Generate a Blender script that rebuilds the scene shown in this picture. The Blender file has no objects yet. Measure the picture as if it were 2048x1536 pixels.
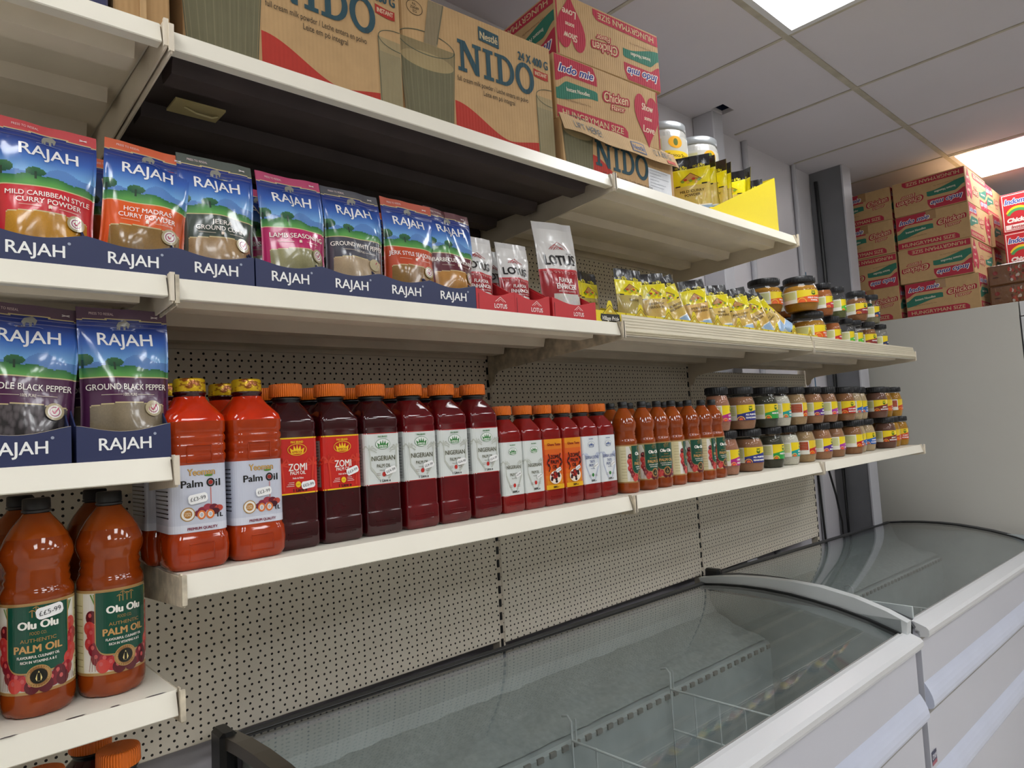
import bpy, math, random
import numpy as np
from mathutils import Matrix, Vector

S = bpy.context.scene
COL = S.collection
ZL = 1.32            # height of the long lower shelf above the floor
ZM = ZL + 0.414      # middle shelf
ZT = ZL + 0.7757     # top shelf
ZC = ZL + 1.541      # ceiling
KC = 1.055           # ceiling grid module = 0.6 m * KC, laid out from the aisle
def gx(x): return -0.2967 + (x + 0.2967) * KC
def gy(y): return -1.5006 + (y + 1.5006) * KC
MOD = 0.6 * KC
# ---------------------------------------------------------------- camera
cam = bpy.data.cameras.new('camera')
cam.sensor_fit = 'HORIZONTAL'; cam.sensor_width = 36.0
cam.lens = 1361.0 / 2048 * 36.0
cam.clip_start = 0.02
camo = bpy.data.objects.new('camera', cam); COL.objects.link(camo)
_r = Vector((0.73561846, -0.67492314, -0.05782932)); _d = Vector((0.00227122, 0.08782697, -0.99613316)); _f = Vector((0.6773923, 0.7326426, 0.06614004))
camo.matrix_world = Matrix(((_r.x, -_d.x, -_f.x, -0.2967), (_r.y, -_d.y, -_f.y, -1.5006), (_r.z, -_d.z, -_f.z, ZL + 0.1742), (0, 0, 0, 1)))
S.camera = camo
# ---------------------------------------------------------------- world, exposure
S.view_settings.view_transform = 'Standard'; S.view_settings.look = 'None'
S.view_settings.gamma = 1.0; S.view_settings.use_curve_mapping = False
S.view_settings.exposure = 0.0
W = bpy.data.worlds.new('world'); S.world = W; W.use_nodes = True
W.node_tree.nodes['Background'].inputs[0].default_value = (0.55, 0.55, 0.6, 1)
W.node_tree.nodes['Background'].inputs[1].default_value = 0.03
LAMP_STRENGTH = 12.8
# ceiling light panels, 600 mm modules: (x of the left edge, y of the far edge); those behind the camera are unseen, added to brighten the shelf fronts
LAMPS = [(gx(a), gy(b)) for a, b in ((1.389, -0.525), (3.789, -0.525), (-1.011, -0.525), (-1.011, -1.725), (0.189, -2.325), (1.389, -2.325), (2.589, -2.325), (-1.011, -2.925), (3.789, -2.325), (0.189, -3.525), (1.389, -3.525), (2.589, -3.525))]

# ---------------------------------------------------------------- colours and materials
def lin(c):
    if isinstance(c, str):
        c = tuple(int(c[i:i + 2], 16) for i in (0, 2, 4))
    r = []
    for x in c[:3]:
        x = x / 255.0
        r.append(x / 12.92 if x <= 0.04045 else ((x + 0.055) / 1.055) ** 2.4)
    return tuple(r)

class NT:
    def __init__(s, name):
        s.m = bpy.data.materials.new(name); s.m.use_nodes = True
        s.t = s.m.node_tree; s.b = s.t.nodes['Principled BSDF']; s.out = s.t.nodes['Material Output']
    def n(s, ty, **kw):
        x = s.t.nodes.new(ty)
        for k, v in kw.items(): setattr(x, k, v)
        return x
    def l(s, a, b): s.t.links.new(a, b)
    def math(s, op, a, b=None, c=None):
        x = s.n('ShaderNodeMath', operation=op)
        for i, v in enumerate((a, b, c)):
            if v is None: continue
            if hasattr(v, 'is_output'): s.l(v, x.inputs[i])
            else: x.inputs[i].default_value = v
        return x.outputs[0]
    def coord(s): return s.n('ShaderNodeTexCoord').outputs['Object']
    def noise(s, scale, detail=3, vec=None, rough=0.5):
        x = s.n('ShaderNodeTexNoise'); x.inputs['Scale'].default_value = scale; x.inputs['Detail'].default_value = detail; x.inputs['Roughness'].default_value = rough
        s.l(vec if vec is not None else s.coord(), x.inputs['Vector']); return x.outputs['Fac']
    def mapped(s, scale):
        x = s.n('ShaderNodeMapping'); x.inputs['Scale'].default_value = scale
        s.l(s.coord(), x.inputs['Vector']); return x.outputs['Vector']
    def bump(s, h, strength, dist):
        x = s.n('ShaderNodeBump'); x.inputs['Strength'].default_value = strength; x.inputs['Distance'].default_value = dist
        s.l(h, x.inputs['Height']); s.l(x.outputs['Normal'], s.b.inputs['Normal']); return x
    def mix(s, f, a, b, blend='MIX'):
        x = s.n('ShaderNodeMix', data_type='RGBA', blend_type=blend)
        for i, v in ((0, f), (6, a), (7, b)):
            if hasattr(v, 'is_output'): s.l(v, x.inputs[i])
            elif i == 0: x.inputs[0].default_value = v
            else: x.inputs[i].default_value = tuple(v) + (1,)
        return x.outputs[2]
    def ramp(s, f, lo, hi):
        x = s.n('ShaderNodeMapRange'); s.l(f, x.inputs[0]); x.inputs[1].default_value = lo; x.inputs[2].default_value = hi
        return x.outputs[0]
    def set(s, **kw):
        for k, v in kw.items():
            i = s.b.inputs[k.replace('_', ' ')]
            if hasattr(v, 'is_output'): s.l(v, i)
            else: i.default_value = (tuple(v) + (1,)) if isinstance(v, tuple) and len(v) == 3 else v
    def col(s):
        x = s.n('ShaderNodeVertexColor'); x.layer_name = 'Col'; return x.outputs['Color']

M = {}
def plain(name, c, rough=0.5, metal=0.0, coat=0.0, var=0.06, scale=9.0, bump=0.0, bscale=60, spec=0.5):
    t = NT(name); c = lin(c)
    f = t.noise(scale, 4)
    t.set(Base_Color=t.mix(t.ramp(f, 0.35, 0.7), tuple(x * (1 - var) for x in c), tuple(min(1, x * (1 + var)) for x in c)),
          Roughness=rough, Metallic=metal, Coat_Weight=coat, Specular_IOR_Level=spec)
    if bump: t.bump(t.noise(bscale, 3), bump, 0.002)
    M[name] = t.m; return t
def printed(name, rough, coat=0.0, bump=0.0, bscale=30.0, bdist=0.004, spec=0.5, coat_rough=0.05, grain=0.0, gscale=900, stretch=None):
    """a surface that carries its print in the mesh's Col attribute"""
    t = NT(name); c = t.col()
    if grain:
        g = t.ramp(t.noise(gscale, 2), 0.3, 0.7)
        c = t.mix(g, c, t.mix(grain, c, (0.02, 0.015, 0.01)))
    t.set(Base_Color=c, Roughness=rough, Coat_Weight=coat, Coat_Roughness=coat_rough, Specular_IOR_Level=spec)
    if bump: t.bump(t.noise(bscale, 2, t.mapped(stretch) if stretch else None, rough=0.45), bump, bdist)
    M[name] = t.m; return t
plain('shelf_enamel', 'E3DECF', 0.38, var=0.03, scale=5)
plain('shelf_cream', 'DCD1BE', 0.45, var=0.08, scale=6)
plain('strip_plastic', 'CFC6AE', 0.3, var=0.04)
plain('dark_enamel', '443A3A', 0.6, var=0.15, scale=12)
plain('wall_panel', 'CECBD0', 0.35, var=0.03, scale=1.5)
plain('white_enamel', 'CACBCD', 0.3, var=0.02, scale=2, coat=0.2)
plain('fridge_side', 'BEBCB4', 0.5, var=0.03, scale=1.5)
plain('freezer_enamel', 'C0C1CB', 0.32, var=0.02, scale=2)
plain('bumper_plastic', 'C6CCDE', 0.3, var=0.02)
plain('ceiling_tile', 'C2BEC4', 0.9, var=0.02, scale=2)
plain('ceiling_grid', 'A8A192', 0.6, var=0.12, scale=14)
plain('aisle_wall', '96928B', 0.7, var=0.1)
plain('floor_tile', 'CFCBC2', 0.4, var=0.06, scale=3)
plain('column_grey', '6D6E72', 0.55, var=0.08, scale=5)
plain('column_pale', 'B6B6BC', 0.45, var=0.05, scale=5)
plain('black_plastic', '17181A', 0.35, var=0.1)
plain('cable_black', '121214', 0.5)
plain('dark_grey', '3C3D40', 0.5, var=0.1)
plain('hole_dark', '0C1A3A', 0.9)
plain('blue_line', '3A6A8A', 0.5)
plain('silver', 'D6DADB', 0.28, metal=0.35, var=0.04)
plain('tub_silver', 'A6AAAD', 0.3, metal=0.5)
plain('frame_dark_reflection', '7A736B', 0.28, metal=0.75, var=0.05)  # near freezer end frame: brown of the reflected dark shelf put into the colour
plain('rubber', '0B0C0E', 0.5)
plain('liner', 'B2BABB', 0.35, var=0.08, scale=14)
plain('frost', 'AEB6B6', 0.9, var=0.12, scale=60, bump=0.6, bscale=240)
plain('wire_white', 'D3D9DA', 0.35)
plain('jar_lid', '15161A', 0.42, var=0.1)
plain('cap_black', '1A1B1C', 0.45)
plain('beige_plate', 'B5A898', 0.5, var=0.05)
plain('grey_metal', '8C8B88', 0.5, var=0.1)
plain('rust_paint', 'C7BCA6', 0.55, var=0.3, scale=40)
# orange cap with fine ribs
t = NT('cap_orange'); t.set(Base_Color=lin('F0751A'), Roughness=0.42, Subsurface_Weight=0.0)
a = t.n('ShaderNodeSeparateXYZ'); t.l(t.coord(), a.inputs[0])
t.bump(t.math('SINE', t.math('MULTIPLY', t.math('ARCTAN2', a.outputs[0], a.outputs[1]), 48.0)), 0.7, 0.0012); M['cap_orange'] = t.m
# gold foil sleeve
t = NT('cap_gold'); t.set(Base_Color=t.mix(t.ramp(t.noise(70, 2, t.mapped((1, 1, 2.0))), 0.52, 0.6), lin('D9B21C'), lin('8A4A10')), Roughness=0.22, Metallic=0.35)
t.bump(t.noise(120, 2), 0.5, 0.002); M['cap_gold'] = t.m
# peg panel : dense and sparse rows of punched holes
def peg(name, x0, zr):
    t = NT(name); P = 0.0759; rp = 0.01291
    s = t.n('ShaderNodeSeparateXYZ'); t.l(t.coord(), s.inputs[0]); x = t.math('SUBTRACT', s.outputs[0], x0); z = t.math('SUBTRACT', s.outputs[2], zr)
    def lat(px, zo):
        a = t.math('MULTIPLY', t.math('SUBTRACT', t.math('FRACT', t.math('ADD', t.math('DIVIDE', x, px), 1000.5)), 0.5), px)
        zz = t.math('DIVIDE', t.math('SUBTRACT', z, zo), 2 * rp)
        b = t.math('MULTIPLY', t.math('SUBTRACT', t.math('FRACT', t.math('ADD', zz, 1000.5)), 0.5), 2 * rp)
        return t.math('SQRT', t.math('ADD', t.math('MULTIPLY', a, a), t.math('MULTIPLY', b, b)))
    d = t.math('MINIMUM', lat(P / 5, 0.0), lat(P / 3, rp))
    hole = t.math('LESS_THAN', d, 0.0026)
    base = t.mix(t.ramp(t.noise(4, 4), 0.35, 0.7), lin('E3DAC8'), lin('E8E0D0'))
    t.set(Base_Color=t.mix(hole, base, lin('211D1A')), Roughness=t.math('ADD', 0.45, t.math('MULTIPLY', hole, 0.4)))
    M[name] = t.m
peg('peg_panel', 0.1006, ZL - 0.1569)
# cardboard
t = NT('cardboard'); c = t.col()
w = t.n('ShaderNodeTexWave', wave_type='BANDS', bands_direction='X'); w.inputs['Scale'].default_value = 40; w.inputs['Distortion'].default_value = 0.3
mp = t.mapped((1, 1, 0.02)); t.l(mp, w.inputs['Vector'])
n = t.ramp(t.noise(30, 5), 0.3, 0.75)
c2 = t.mix(n, t.mix(0.12, c, (0.05, 0.03, 0.015)), c)
t.set(Base_Color=c2, Roughness=0.8, Specular_IOR_Level=0.25)
t.bump(w.outputs['Fac'], 0.25, 0.0015); M['cardboard'] = t.m
printed('paper', 0.45); printed('label_gloss', 0.22, coat=0.3); printed('carton', 0.5, grain=0.06, gscale=300)
printed('film', 0.2, coat=0.45, bump=0.5, bscale=30.0, bdist=0.0045, spec=0.5, coat_rough=0.07, stretch=(1.5, 1.0, .45))
printed('film_small', 0.2, coat=0.4, bump=0.5, bscale=52.0, bdist=0.004, spec=0.5, coat_rough=0.07, stretch=(1.3, 1.0, .6))
printed('powder', 0.9, grain=0.3, gscale=420, spec=0.2)
def liquid(name, c, c2, rough=0.06):
    t = NT(name); f = t.ramp(t.noise(22, 3), 0.35, 0.7)
    t.set(Base_Color=t.mix(f, lin(c), lin(c2)), Roughness=rough, Specular_IOR_Level=0.5, Coat_Weight=0.12, Coat_Roughness=0.03)
    t.bump(t.noise(35, 2), 0.12, 0.002); M[name] = t.m
liquid('oil_red', '660810', '54060E'); liquid('oil_dark', '3C050D', '2A040A'); liquid('oil_bright', '86130F', '760E10')
liquid('oil_orange', 'AC3A0A', '922C08'); liquid('oil_scarlet', 'CE3008', 'B42606'); liquid('oil_brown', '94400E', '80320A'); liquid('oil_amber', 'A04A10', '8E3C0C')
def clear(name, tint, ior, rough=0.0):
    t = NT(name); t.t.nodes.remove(t.b)
    ge = t.n('ShaderNodeNewGeometry'); dp = t.n('ShaderNodeVectorMath', operation='DOT_PRODUCT'); t.l(ge.outputs['Normal'], dp.inputs[0]); t.l(ge.outputs['Incoming'], dp.inputs[1])
    f0 = ((ior - 1) / (ior + 1)) ** 2; q = t.math('POWER', t.math('SUBTRACT', 1.0, t.math('ABSOLUTE', dp.outputs['Value'])), 5.0)
    fac = t.math('ADD', f0, t.math('MULTIPLY', q, 1 - f0))
    tr = t.n('ShaderNodeBsdfTransparent'); tr.inputs[0].default_value = tint + (1,)
    gl = t.n('ShaderNodeBsdfGlossy'); gl.inputs['Roughness'].default_value = rough
    mx = t.n('ShaderNodeMixShader'); t.l(fac, mx.inputs[0]); t.l(tr.outputs[0], mx.inputs[1]); t.l(gl.outputs[0], mx.inputs[2])
    t.l(mx.outputs[0], t.out.inputs['Surface']); M[name] = t.m
clear('freezer_glass', (0.955, 0.97, 0.965), 1.85, 0.012); clear('clear_plastic', (0.93, 0.93, 0.92), 1.45, 0.04)
t = NT('lamp_panel'); t.set(Base_Color=(0.9, 0.9, 0.9), Emission_Color=(0.97, 0.985, 1.0), Emission_Strength=LAMP_STRENGTH); M['lamp_panel'] = t.m
t = NT('wall_back_mat'); M['room_wall'] = plain('room_wall', 'E4E2DE', 0.6, var=0.03).m

# ---------------------------------------------------------------- mesh builder
class MB:
    def __init__(s): s.v = []; s.f = []; s.c = []; s.m = []; s.s = []
    def add(s, vs, fs, col=(1, 1, 1), mi=0, smooth=False):
        b = len(s.v); s.v.extend([tuple(p) for p in vs])
        per = isinstance(col, list)
        for k, f in enumerate(fs):
            s.f.append([b + i for i in f]); s.c.append(col[k] if per else col); s.m.append(mi); s.s.append(smooth)
        return s
    def box(s, x0, x1, y0, y1, z0, z1, col=(1, 1, 1), mi=0, bev=0.0):
        if bev <= 0:
            vs = [(x, y, z) for z in (z0, z1) for y in (y0, y1) for x in (x0, x1)]
            return s.add(vs, [(0, 2, 3, 1), (4, 5, 7, 6), (0, 1, 5, 4), (2, 6, 7, 3), (0, 4, 6, 2), (1, 3, 7, 5)], col, mi)
        # chamfered box: rings of a rounded-rectangle outline, inset at top and bottom
        r = min(bev, (x1 - x0) / 2.01, (y1 - y0) / 2.01, (z1 - z0) / 2.01)
        def ring(z, i):
            a, b, c, d = x0 + i, x1 - i, y0 + i, y1 - i; q = r - i if i < r else 0.0
            q = max(q, r * 0.3)
            return [(a + q, c, z), (b - q, c, z), (b, c + q, z), (b, d - q, z), (b - q, d, z), (a + q, d, z), (a, d - q, z), (a, c + q, z)]
        rings = [ring(z0, r * 0.7), ring(z0 + r * 0.7, 0), ring(z1 - r * 0.7, 0), ring(z1, r * 0.7)]
        return s.loft(rings, True, True, col, mi, False)
    def loft(s, rings, cap0=True, cap1=True, col=(1, 1, 1), mi=0, smooth=True, closed=True, cols=None):
        n = len(rings[0]); vs = [p for r in rings for p in r]; fs = []; cc = []
        for i in range(len(rings) - 1):
            for j in range(n if closed else n - 1):
                k = (j + 1) % n
                fs.append((i * n + j, i * n + k, (i + 1) * n + k, (i + 1) * n + j)); cc.append(cols[i] if cols else col)
        s.add(vs, fs, cc, mi, smooth)
        if cap0: s.add(rings[0], [tuple(range(n))[::-1]], cols[0] if cols else col, mi)
        if cap1: s.add(rings[-1], [tuple(range(n))], cols[-1] if cols else col, mi)
        return s
    def lathe(s, prof, seg=32, cx=0, cy=0, z=0, col=(1, 1, 1), mi=0, cap0=True, cap1=True, cols=None, smooth=True):
        rings = [[(cx + r * math.cos(2 * math.pi * k / seg), cy + r * math.sin(2 * math.pi * k / seg), z + h) for k in range(seg)] for r, h in prof]
        return s.loft(rings, cap0, cap1, col, mi, smooth, True, cols)
    def tube(s, path, r, seg=8, col=(1, 1, 1), mi=0):
        P = [Vector(p) for p in path]; rings = []; up = Vector((0, 0, 1))
        for i, p in enumerate(P):
            d = (P[min(i + 1, len(P) - 1)] - P[max(i - 1, 0)]).normalized()
            a = d.cross(up)
            if a.length < 1e-3: a = d.cross(Vector((1, 0, 0)))
            a.normalize(); b = d.cross(a)
            rings.append([tuple(p + r * (math.cos(2 * math.pi * k / seg) * a + math.sin(2 * math.pi * k / seg) * b)) for k in range(seg)])
        return s.loft(rings, True, True, col, mi, True)
    def prism(s, poly, axis, a, b, col=(1, 1, 1), mi=0, smooth=False):
        """poly: 2D outline; extruded along axis from a to b (x: poly=(y,z); y: poly=(x,z); z: poly=(x,y))"""
        def p3(q, t): return (t, q[0], q[1]) if axis == 'x' else (q[0], t, q[1]) if axis == 'y' else (q[0], q[1], t)
        return s.loft([[p3(q, a) for q in poly], [p3(q, b) for q in poly]], True, True, col, mi, smooth)
    def grid(s, fn, nu, nv, col=(1, 1, 1), mi=0, smooth=True, cfn=None):
        vs = [fn(i / nu, j / nv) for j in range(nv + 1) for i in range(nu + 1)]
        fs = []; cc = []
        for j in range(nv):
            for i in range(nu):
                a = j * (nu + 1) + i; fs.append((a, a + 1, a + nu + 2, a + nu + 1))
                cc.append(cfn((i + .5) / nu, (j + .5) / nv) if cfn else col)
        return s.add(vs, fs, cc, mi, smooth)
    def mesh(s, name, mats):
        me = bpy.data.meshes.new(name); me.from_pydata(s.v, [], s.f)
        for m in mats: me.materials.append(M[m])
        me.polygons.foreach_set('material_index', s.m); me.polygons.foreach_set('use_smooth', s.s)
        at = me.color_attributes.new('Col', 'FLOAT_COLOR', 'CORNER')
        lens = np.array([len(f) for f in s.f]); c = np.ones((len(s.f), 4), np.float32); c[:, :3] = np.array(s.c, np.float32)[:, :3]
        at.data.foreach_set('color', np.repeat(c, lens, axis=0).ravel())
        me.update(); return me
    def build(s, name, mats, parent=None, loc=(0, 0, 0), rz=0.0):
        if isinstance(mats, str): mats = [mats]
        o = bpy.data.objects.new(name, s.mesh(name, mats)); COL.objects.link(o)
        o.location = loc; o.rotation_euler = (0, 0, rz)
        if parent is not None: o.parent = parent
        return o

def empty(name, loc=(0, 0, 0), rz=0.0, tilt=(0, 0)):
    o = bpy.data.objects.new(name, None); COL.objects.link(o); o.location = loc; o.rotation_euler = (tilt[0], tilt[1], rz)
    o.empty_display_size = 0.05; return o
def tag(o, label=None, cat=None, group=None, kind=None):
    if label: o['label'] = label
    if cat: o['category'] = cat
    if group: o['group'] = group
    if kind: o['kind'] = kind
    return o
def copy_tree(o, parent=None):
    c = o.copy(); COL.objects.link(c)
    if parent is not None: c.parent = parent
    for ch in KIDS.get(o.name, ()):
        copy_tree(ch, c)
    KIDS[c.name] = [x for x in c.children]
    return c
KIDS = {}
def note(o): KIDS[o.name] = list(o.children); [note(c) for c in o.children]; return o
def place(proto, used, loc, rz, label, group=None, tilt=(0, 0)):
    """first use moves the prototype itself, later uses copy the thing with its parts"""
    if proto.name not in used: used.add(proto.name); note(proto); o = proto
    else: o = copy_tree(proto)
    o.location = loc; o.rotation_euler = (tilt[0], tilt[1], rz); o['label'] = label
    if group: o['group'] = group
    return o
USED = set()

# ---------------------------------------------------------------- lettering and print
_TX = {}
def text2d(s, bold=0.0, shear=0.0, space=1.0):
    k = (s, bold, shear, space)
    if k not in _TX:
        cu = bpy.data.curves.new('t', 'FONT'); cu.body = s; cu.size = 1.0; cu.shear = shear; cu.resolution_u = 3; cu.space_character = space
        o = bpy.data.objects.new('t', cu); me = o.to_mesh()
        vs = [(v.co.x, v.co.y) for v in me.vertices]; fs = [tuple(p.vertices) for p in me.polygons]
        o.to_mesh_clear(); bpy.data.objects.remove(o); bpy.data.curves.remove(cu); _TX[k] = (vs, fs)
    return _TX[k]
CAP = 0.729
class Art:
    """print laid on a surface: Sf(u, v, h) maps label metres to space, h lifts along the normal"""
    def __init__(s, mb, Sf, mi=0, h0=0.0003, dh=0.000012, du=0.006, T=None, lift=0.00035):
        s.mb = mb; s.S = Sf; s.mi = mi; s.h = h0; s.dh = dh; s.du = du; s.lift = lift; s.T = T or (lambda u, v: (u, v))
    def p(s, u, v, up=0.0):
        u, v = s.T(u, v); return s.S(u, v, s.h + up)
    def strip(s, u0, u1, lo, hi, col, n=None):
        s.h += .00008; c = lin(col) if isinstance(col, str) else col
        n = n or max(1, int(abs(u1 - u0) / s.du)); f = lambda g, u: g(u) if callable(g) else g
        us = [u0 + (u1 - u0) * i / n for i in range(n + 1)]
        vs = [s.p(u, f(lo, u)) for u in us] + [s.p(u, f(hi, u)) for u in us]
        s.mb.add(vs, [(i, i + 1, n + 2 + i, n + 1 + i) for i in range(n)], c, s.mi); return s
    def rect(s, u0, v0, u1, v1, col): return s.strip(u0, u1, v0, v1, col)
    def poly(s, pts, col):
        s.h += s.dh; s.mb.add([s.p(q[0], q[1], s.lift) for q in pts], [tuple(range(len(pts)))], lin(col), s.mi); return s
    def ell(s, cx, cy, rx, ry, col, n=22, a0=0, a1=360):
        e = lambda u: ry * math.sqrt(max(0.0, 1 - ((u - cx) / rx) ** 2)); m = max(8, n // 2)
        s.h += s.dh; us = [cx - rx * math.cos(math.pi * i / m) for i in range(m + 1)]; b = -1 if a1 - a0 >= 360 else 0
        vs = [s.p(u, cy + b * e(u), s.lift) for u in us] + [s.p(u, cy + e(u), s.lift) for u in us]
        s.mb.add(vs, [(i, i + 1, m + 2 + i, m + 1 + i) for i in range(m)], lin(col), s.mi); return s
    def ring(s, cx, cy, rx, ry, w, col, n=28, a0=0, a1=360):
        s.h += s.dh; vs = []
        for k in range(n + 1):
            a = math.radians(a0 + (a1 - a0) * k / n)
            vs += [s.p(cx + rx * math.cos(a), cy + ry * math.sin(a), s.lift), s.p(cx + (rx - w) * math.cos(a), cy + (ry - w) * math.sin(a), s.lift)]
        s.mb.add(vs, [(2 * k, 2 * k + 2, 2 * k + 3, 2 * k + 1) for k in range(n)], lin(col), s.mi); return s
    def line(s, pts, w, col):
        s.h += s.dh
        for (a, b), (c, d) in zip(pts[:-1], pts[1:]):
            L = math.hypot(c - a, d - b) or 1; nx, ny = -(d - b) / L * w / 2, (c - a) / L * w / 2
            m = max(1, int(abs(c - a) / .006)); q = [(a + (c - a) * i / m, b + (d - b) * i / m) for i in range(m + 1)]
            vs = [s.p(x + nx, y + ny, s.lift) for x, y in q] + [s.p(x - nx, y - ny, s.lift) for x, y in q]
            s.mb.add(vs, [(i, i + 1, m + 2 + i, m + 1 + i) for i in range(m)], lin(col), s.mi)
        return s
    def text(s, t, cx, cy, cap, col, w=None, bold=0.0, shear=0.0, align='c', rot=0.0, space=1.0, clip=None):
        s.h += s.dh; vs, fs = text2d(t, 0.0, shear, space)
        if not vs: return s
        xs = [v[0] for v in vs]; x0, x1 = min(xs), max(xs); k = cap / CAP; kx = (w / (x1 - x0)) if w else k
        ox = {'c': (x0 + x1) / 2, 'l': x0, 'r': x1}[align]; ca, sa = math.cos(rot), math.sin(rot)
        B = bold * cap / CAP * 1.1
        if bold <= .004: offs = [(0, 0)]
        elif bold < .05: offs = [(-B, 0), (B, 0), (0, B * .6), (0, -B * .6)]
        else: offs = [(B * math.cos(k * .7854), B * math.sin(k * .7854)) for k in range(8)]
        for du_, dv_ in offs:
            s.h += .000003; pts = []
            for x, y in vs:
                a = (x - ox) * kx + du_; b = (y - CAP / 2) * k + dv_; pts.append(s.p(cx + a * ca - b * sa, cy + a * sa + b * ca, s.lift))
            s.mb.add(pts, fs, lin(col), s.mi)
        return s
def planeS(o, u, v, n):
    o, u, v, n = map(Vector, (o, u, v, n))
    return lambda a, b, h: tuple(o + u * a + v * b + n * h)
def cylS(cx, cy, r, z0, a0=-math.pi / 2):
    return lambda u, v, h: (cx + (r + h) * math.cos(a0 + u / r), cy + (r + h) * math.sin(a0 + u / r), z0 + v)
def rr_ring(a, b, r, z, k=6, dx=0, dy=0):
    """rounded rectangle a x b (half sizes), corner radius r"""
    r = min(r, a, b); out = []
    for q, (sx, sy) in enumerate(((1, -1), (1, 1), (-1, 1), (-1, -1))):
        for i in range(k + 1):
            t = math.radians(-90 + 90 * q + 90 * i / k)
            out.append((dx + sx * (a - r) + r * math.cos(t), dy + sy * (b - r) + r * math.sin(t), z))
    return out
def rrS(a, b, r, z0):
    """wraps a label round a rounded-rectangle body, u=0 at the middle of the -y face"""
    f1 = a - r; q = r * math.pi / 2; f2 = 2 * (b - r)
    def S_(u, v, h):
        s_ = 1 if u >= 0 else -1; t = abs(u)
        if t <= f1: x, y, nx, ny = t, -b, 0, -1
        elif t <= f1 + q:
            g = (t - f1) / r; x = a - r + r * math.sin(g); y = -(b - r) - r * math.cos(g); nx, ny = math.sin(g), -math.cos(g)
        else: x, y, nx, ny = a, -(b - r) + (t - f1 - q), 1, 0
        return (s_ * (x + h * nx), y + h * ny, z0 + v)
    return S_
# slab-serif letters for the milk powder cartons, unit cap height; polygons per letter and advance
def _sl(x0, x1): return [(x0, 0), (x1, 0), (x1, 1), (x0, 1)]
SLAB = {
    'N': ([[(0, 0), (.34, 0), (.34, .12), (.24, .12), (.24, .72), (.66, 0), (.82, 0), (.82, .88), (.92, .88), (.92, 1), (.58, 1), (.58, .88), (.68, .88), (.68, .36), (.3, 1), (0, 1), (0, .88), (.1, .88), (.1, .12), (0, .12)]], 1.0),
    'I': ([[(0, 0), (.4, 0), (.4, .12), (.29, .12), (.29, .88), (.4, .88), (.4, 1), (0, 1), (0, .88), (.11, .88), (.11, .12), (0, .12)]], .48),
    'D': ([[(0, 0), (.4, 0), (.4, .12), (.29, .12), (.29, .88), (.4, .88), (.4, 1), (0, 1), (0, .88), (.11, .88), (.11, .12), (0, .12)]], .86),
    'O': ([], .82)}
def slab(art, word, u, v, H, col, kx=1.0):
    """draws word with its lower left corner at (u, v)"""
    for ch in word:
        polys, adv = SLAB[ch]
        for q in polys: art.poly([(u + x * H * kx, v + y * H) for x, y in q], col)
        if ch == 'D':
            art.ring2(u + .34 * H * kx, v + .5 * H, .46 * H * kx, .5 * H, .28 * H * kx, .38 * H, col, -90, 90)
        if ch == 'O': art.ring2(u + .4 * H * kx, v + .5 * H, .41 * H * kx, .53 * H, .23 * H * kx, .38 * H, col, 0, 360)
        u += adv * H * kx
    return u
def _ring2(s, cx, cy, rx, ry, qx, qy, col, a0, a1, n=30):
    s.h += s.dh; vs = []
    for k in range(n + 1):
        a = math.radians(a0 + (a1 - a0) * k / n); vs += [s.p(cx + rx * math.cos(a), cy + ry * math.sin(a), s.lift), s.p(cx + qx * math.cos(a), cy + qy * math.sin(a), s.lift)]
    s.mb.add(vs, [(2 * k, 2 * k + 2, 2 * k + 3, 2 * k + 1) for k in range(n)], lin(col), s.mi)
Art.ring2 = _ring2
# ================================================================ the room
WY = 0.118
mb = MB(); mb.box(-2.6, 5.9, WY, WY + 0.12, 0, ZC + 0.25); tag(mb.build('wall_back', 'wall_panel'), kind='structure')
mb = MB(); mb.box(-2.72, -2.6, -4.4, WY + 0.12, 0, ZC + 0.25); tag(mb.build('wall_left', 'room_wall'), kind='structure')
mb = MB(); mb.box(5.9, 6.02, -4.4, WY + 0.12, 0, ZC + 0.25); tag(mb.build('wall_right', 'room_wall'), kind='structure')
mb = MB(); mb.box(-2.72, 6.02, -4.52, -4.4, 0, ZC + 0.25); tag(mb.build('wall_front', 'aisle_wall'), kind='structure')
mb = MB(); mb.box(-2.72, 6.02, -4.52, WY + 0.12, -0.1, 0); tag(mb.build('floor', 'floor_tile'), kind='structure')
# ceiling boards on a 600 mm grid, with a cut-out beside the white column
HOLE = (gx(2.262), gx(2.352), gy(-0.122), gy(-0.066))
xs = sorted([-2.6, 5.9] + [gx(1.389 + 0.6 * k) for k in range(-6, 7)] + [HOLE[0], HOLE[1]]); ys = sorted([-4.4, WY] + [gy(-0.525 - 0.6 * k) for k in range(7) if gy(-0.525 - 0.6 * k) > -4.38] + [HOLE[2], HOLE[3]])
mb = MB()
for i in range(len(xs) - 1):
    for j in range(len(ys) - 1):
        cx, cy = (xs[i] + xs[i + 1]) / 2, (ys[j] + ys[j + 1]) / 2
        if HOLE[0] < cx < HOLE[1] and HOLE[2] < cy < HOLE[3]: continue
        if any(a < cx < a + MOD and b - MOD < cy < b for a, b in LAMPS): continue
        mb.box(xs[i], xs[i + 1], ys[j], ys[j + 1], ZC, ZC + 0.02)
tag(mb.build('ceiling', 'ceiling_tile'), kind='structure')
mb = MB()                                    # dark void above the cut-out
a, b, c, d = HOLE
for q in ((a - .01, a, c, d), (b, b + .01, c, d), (a, b, c - .01, c), (a, b, d, d + .01)): mb.box(*q, ZC + 0.02, ZC + 0.16)
mb.box(a, b, c, d, ZC + 0.16, ZC + 0.17)
tag(mb.build('trim_2', 'hole_dark'), kind='structure')
mb = MB(); g = 0.012
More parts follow.
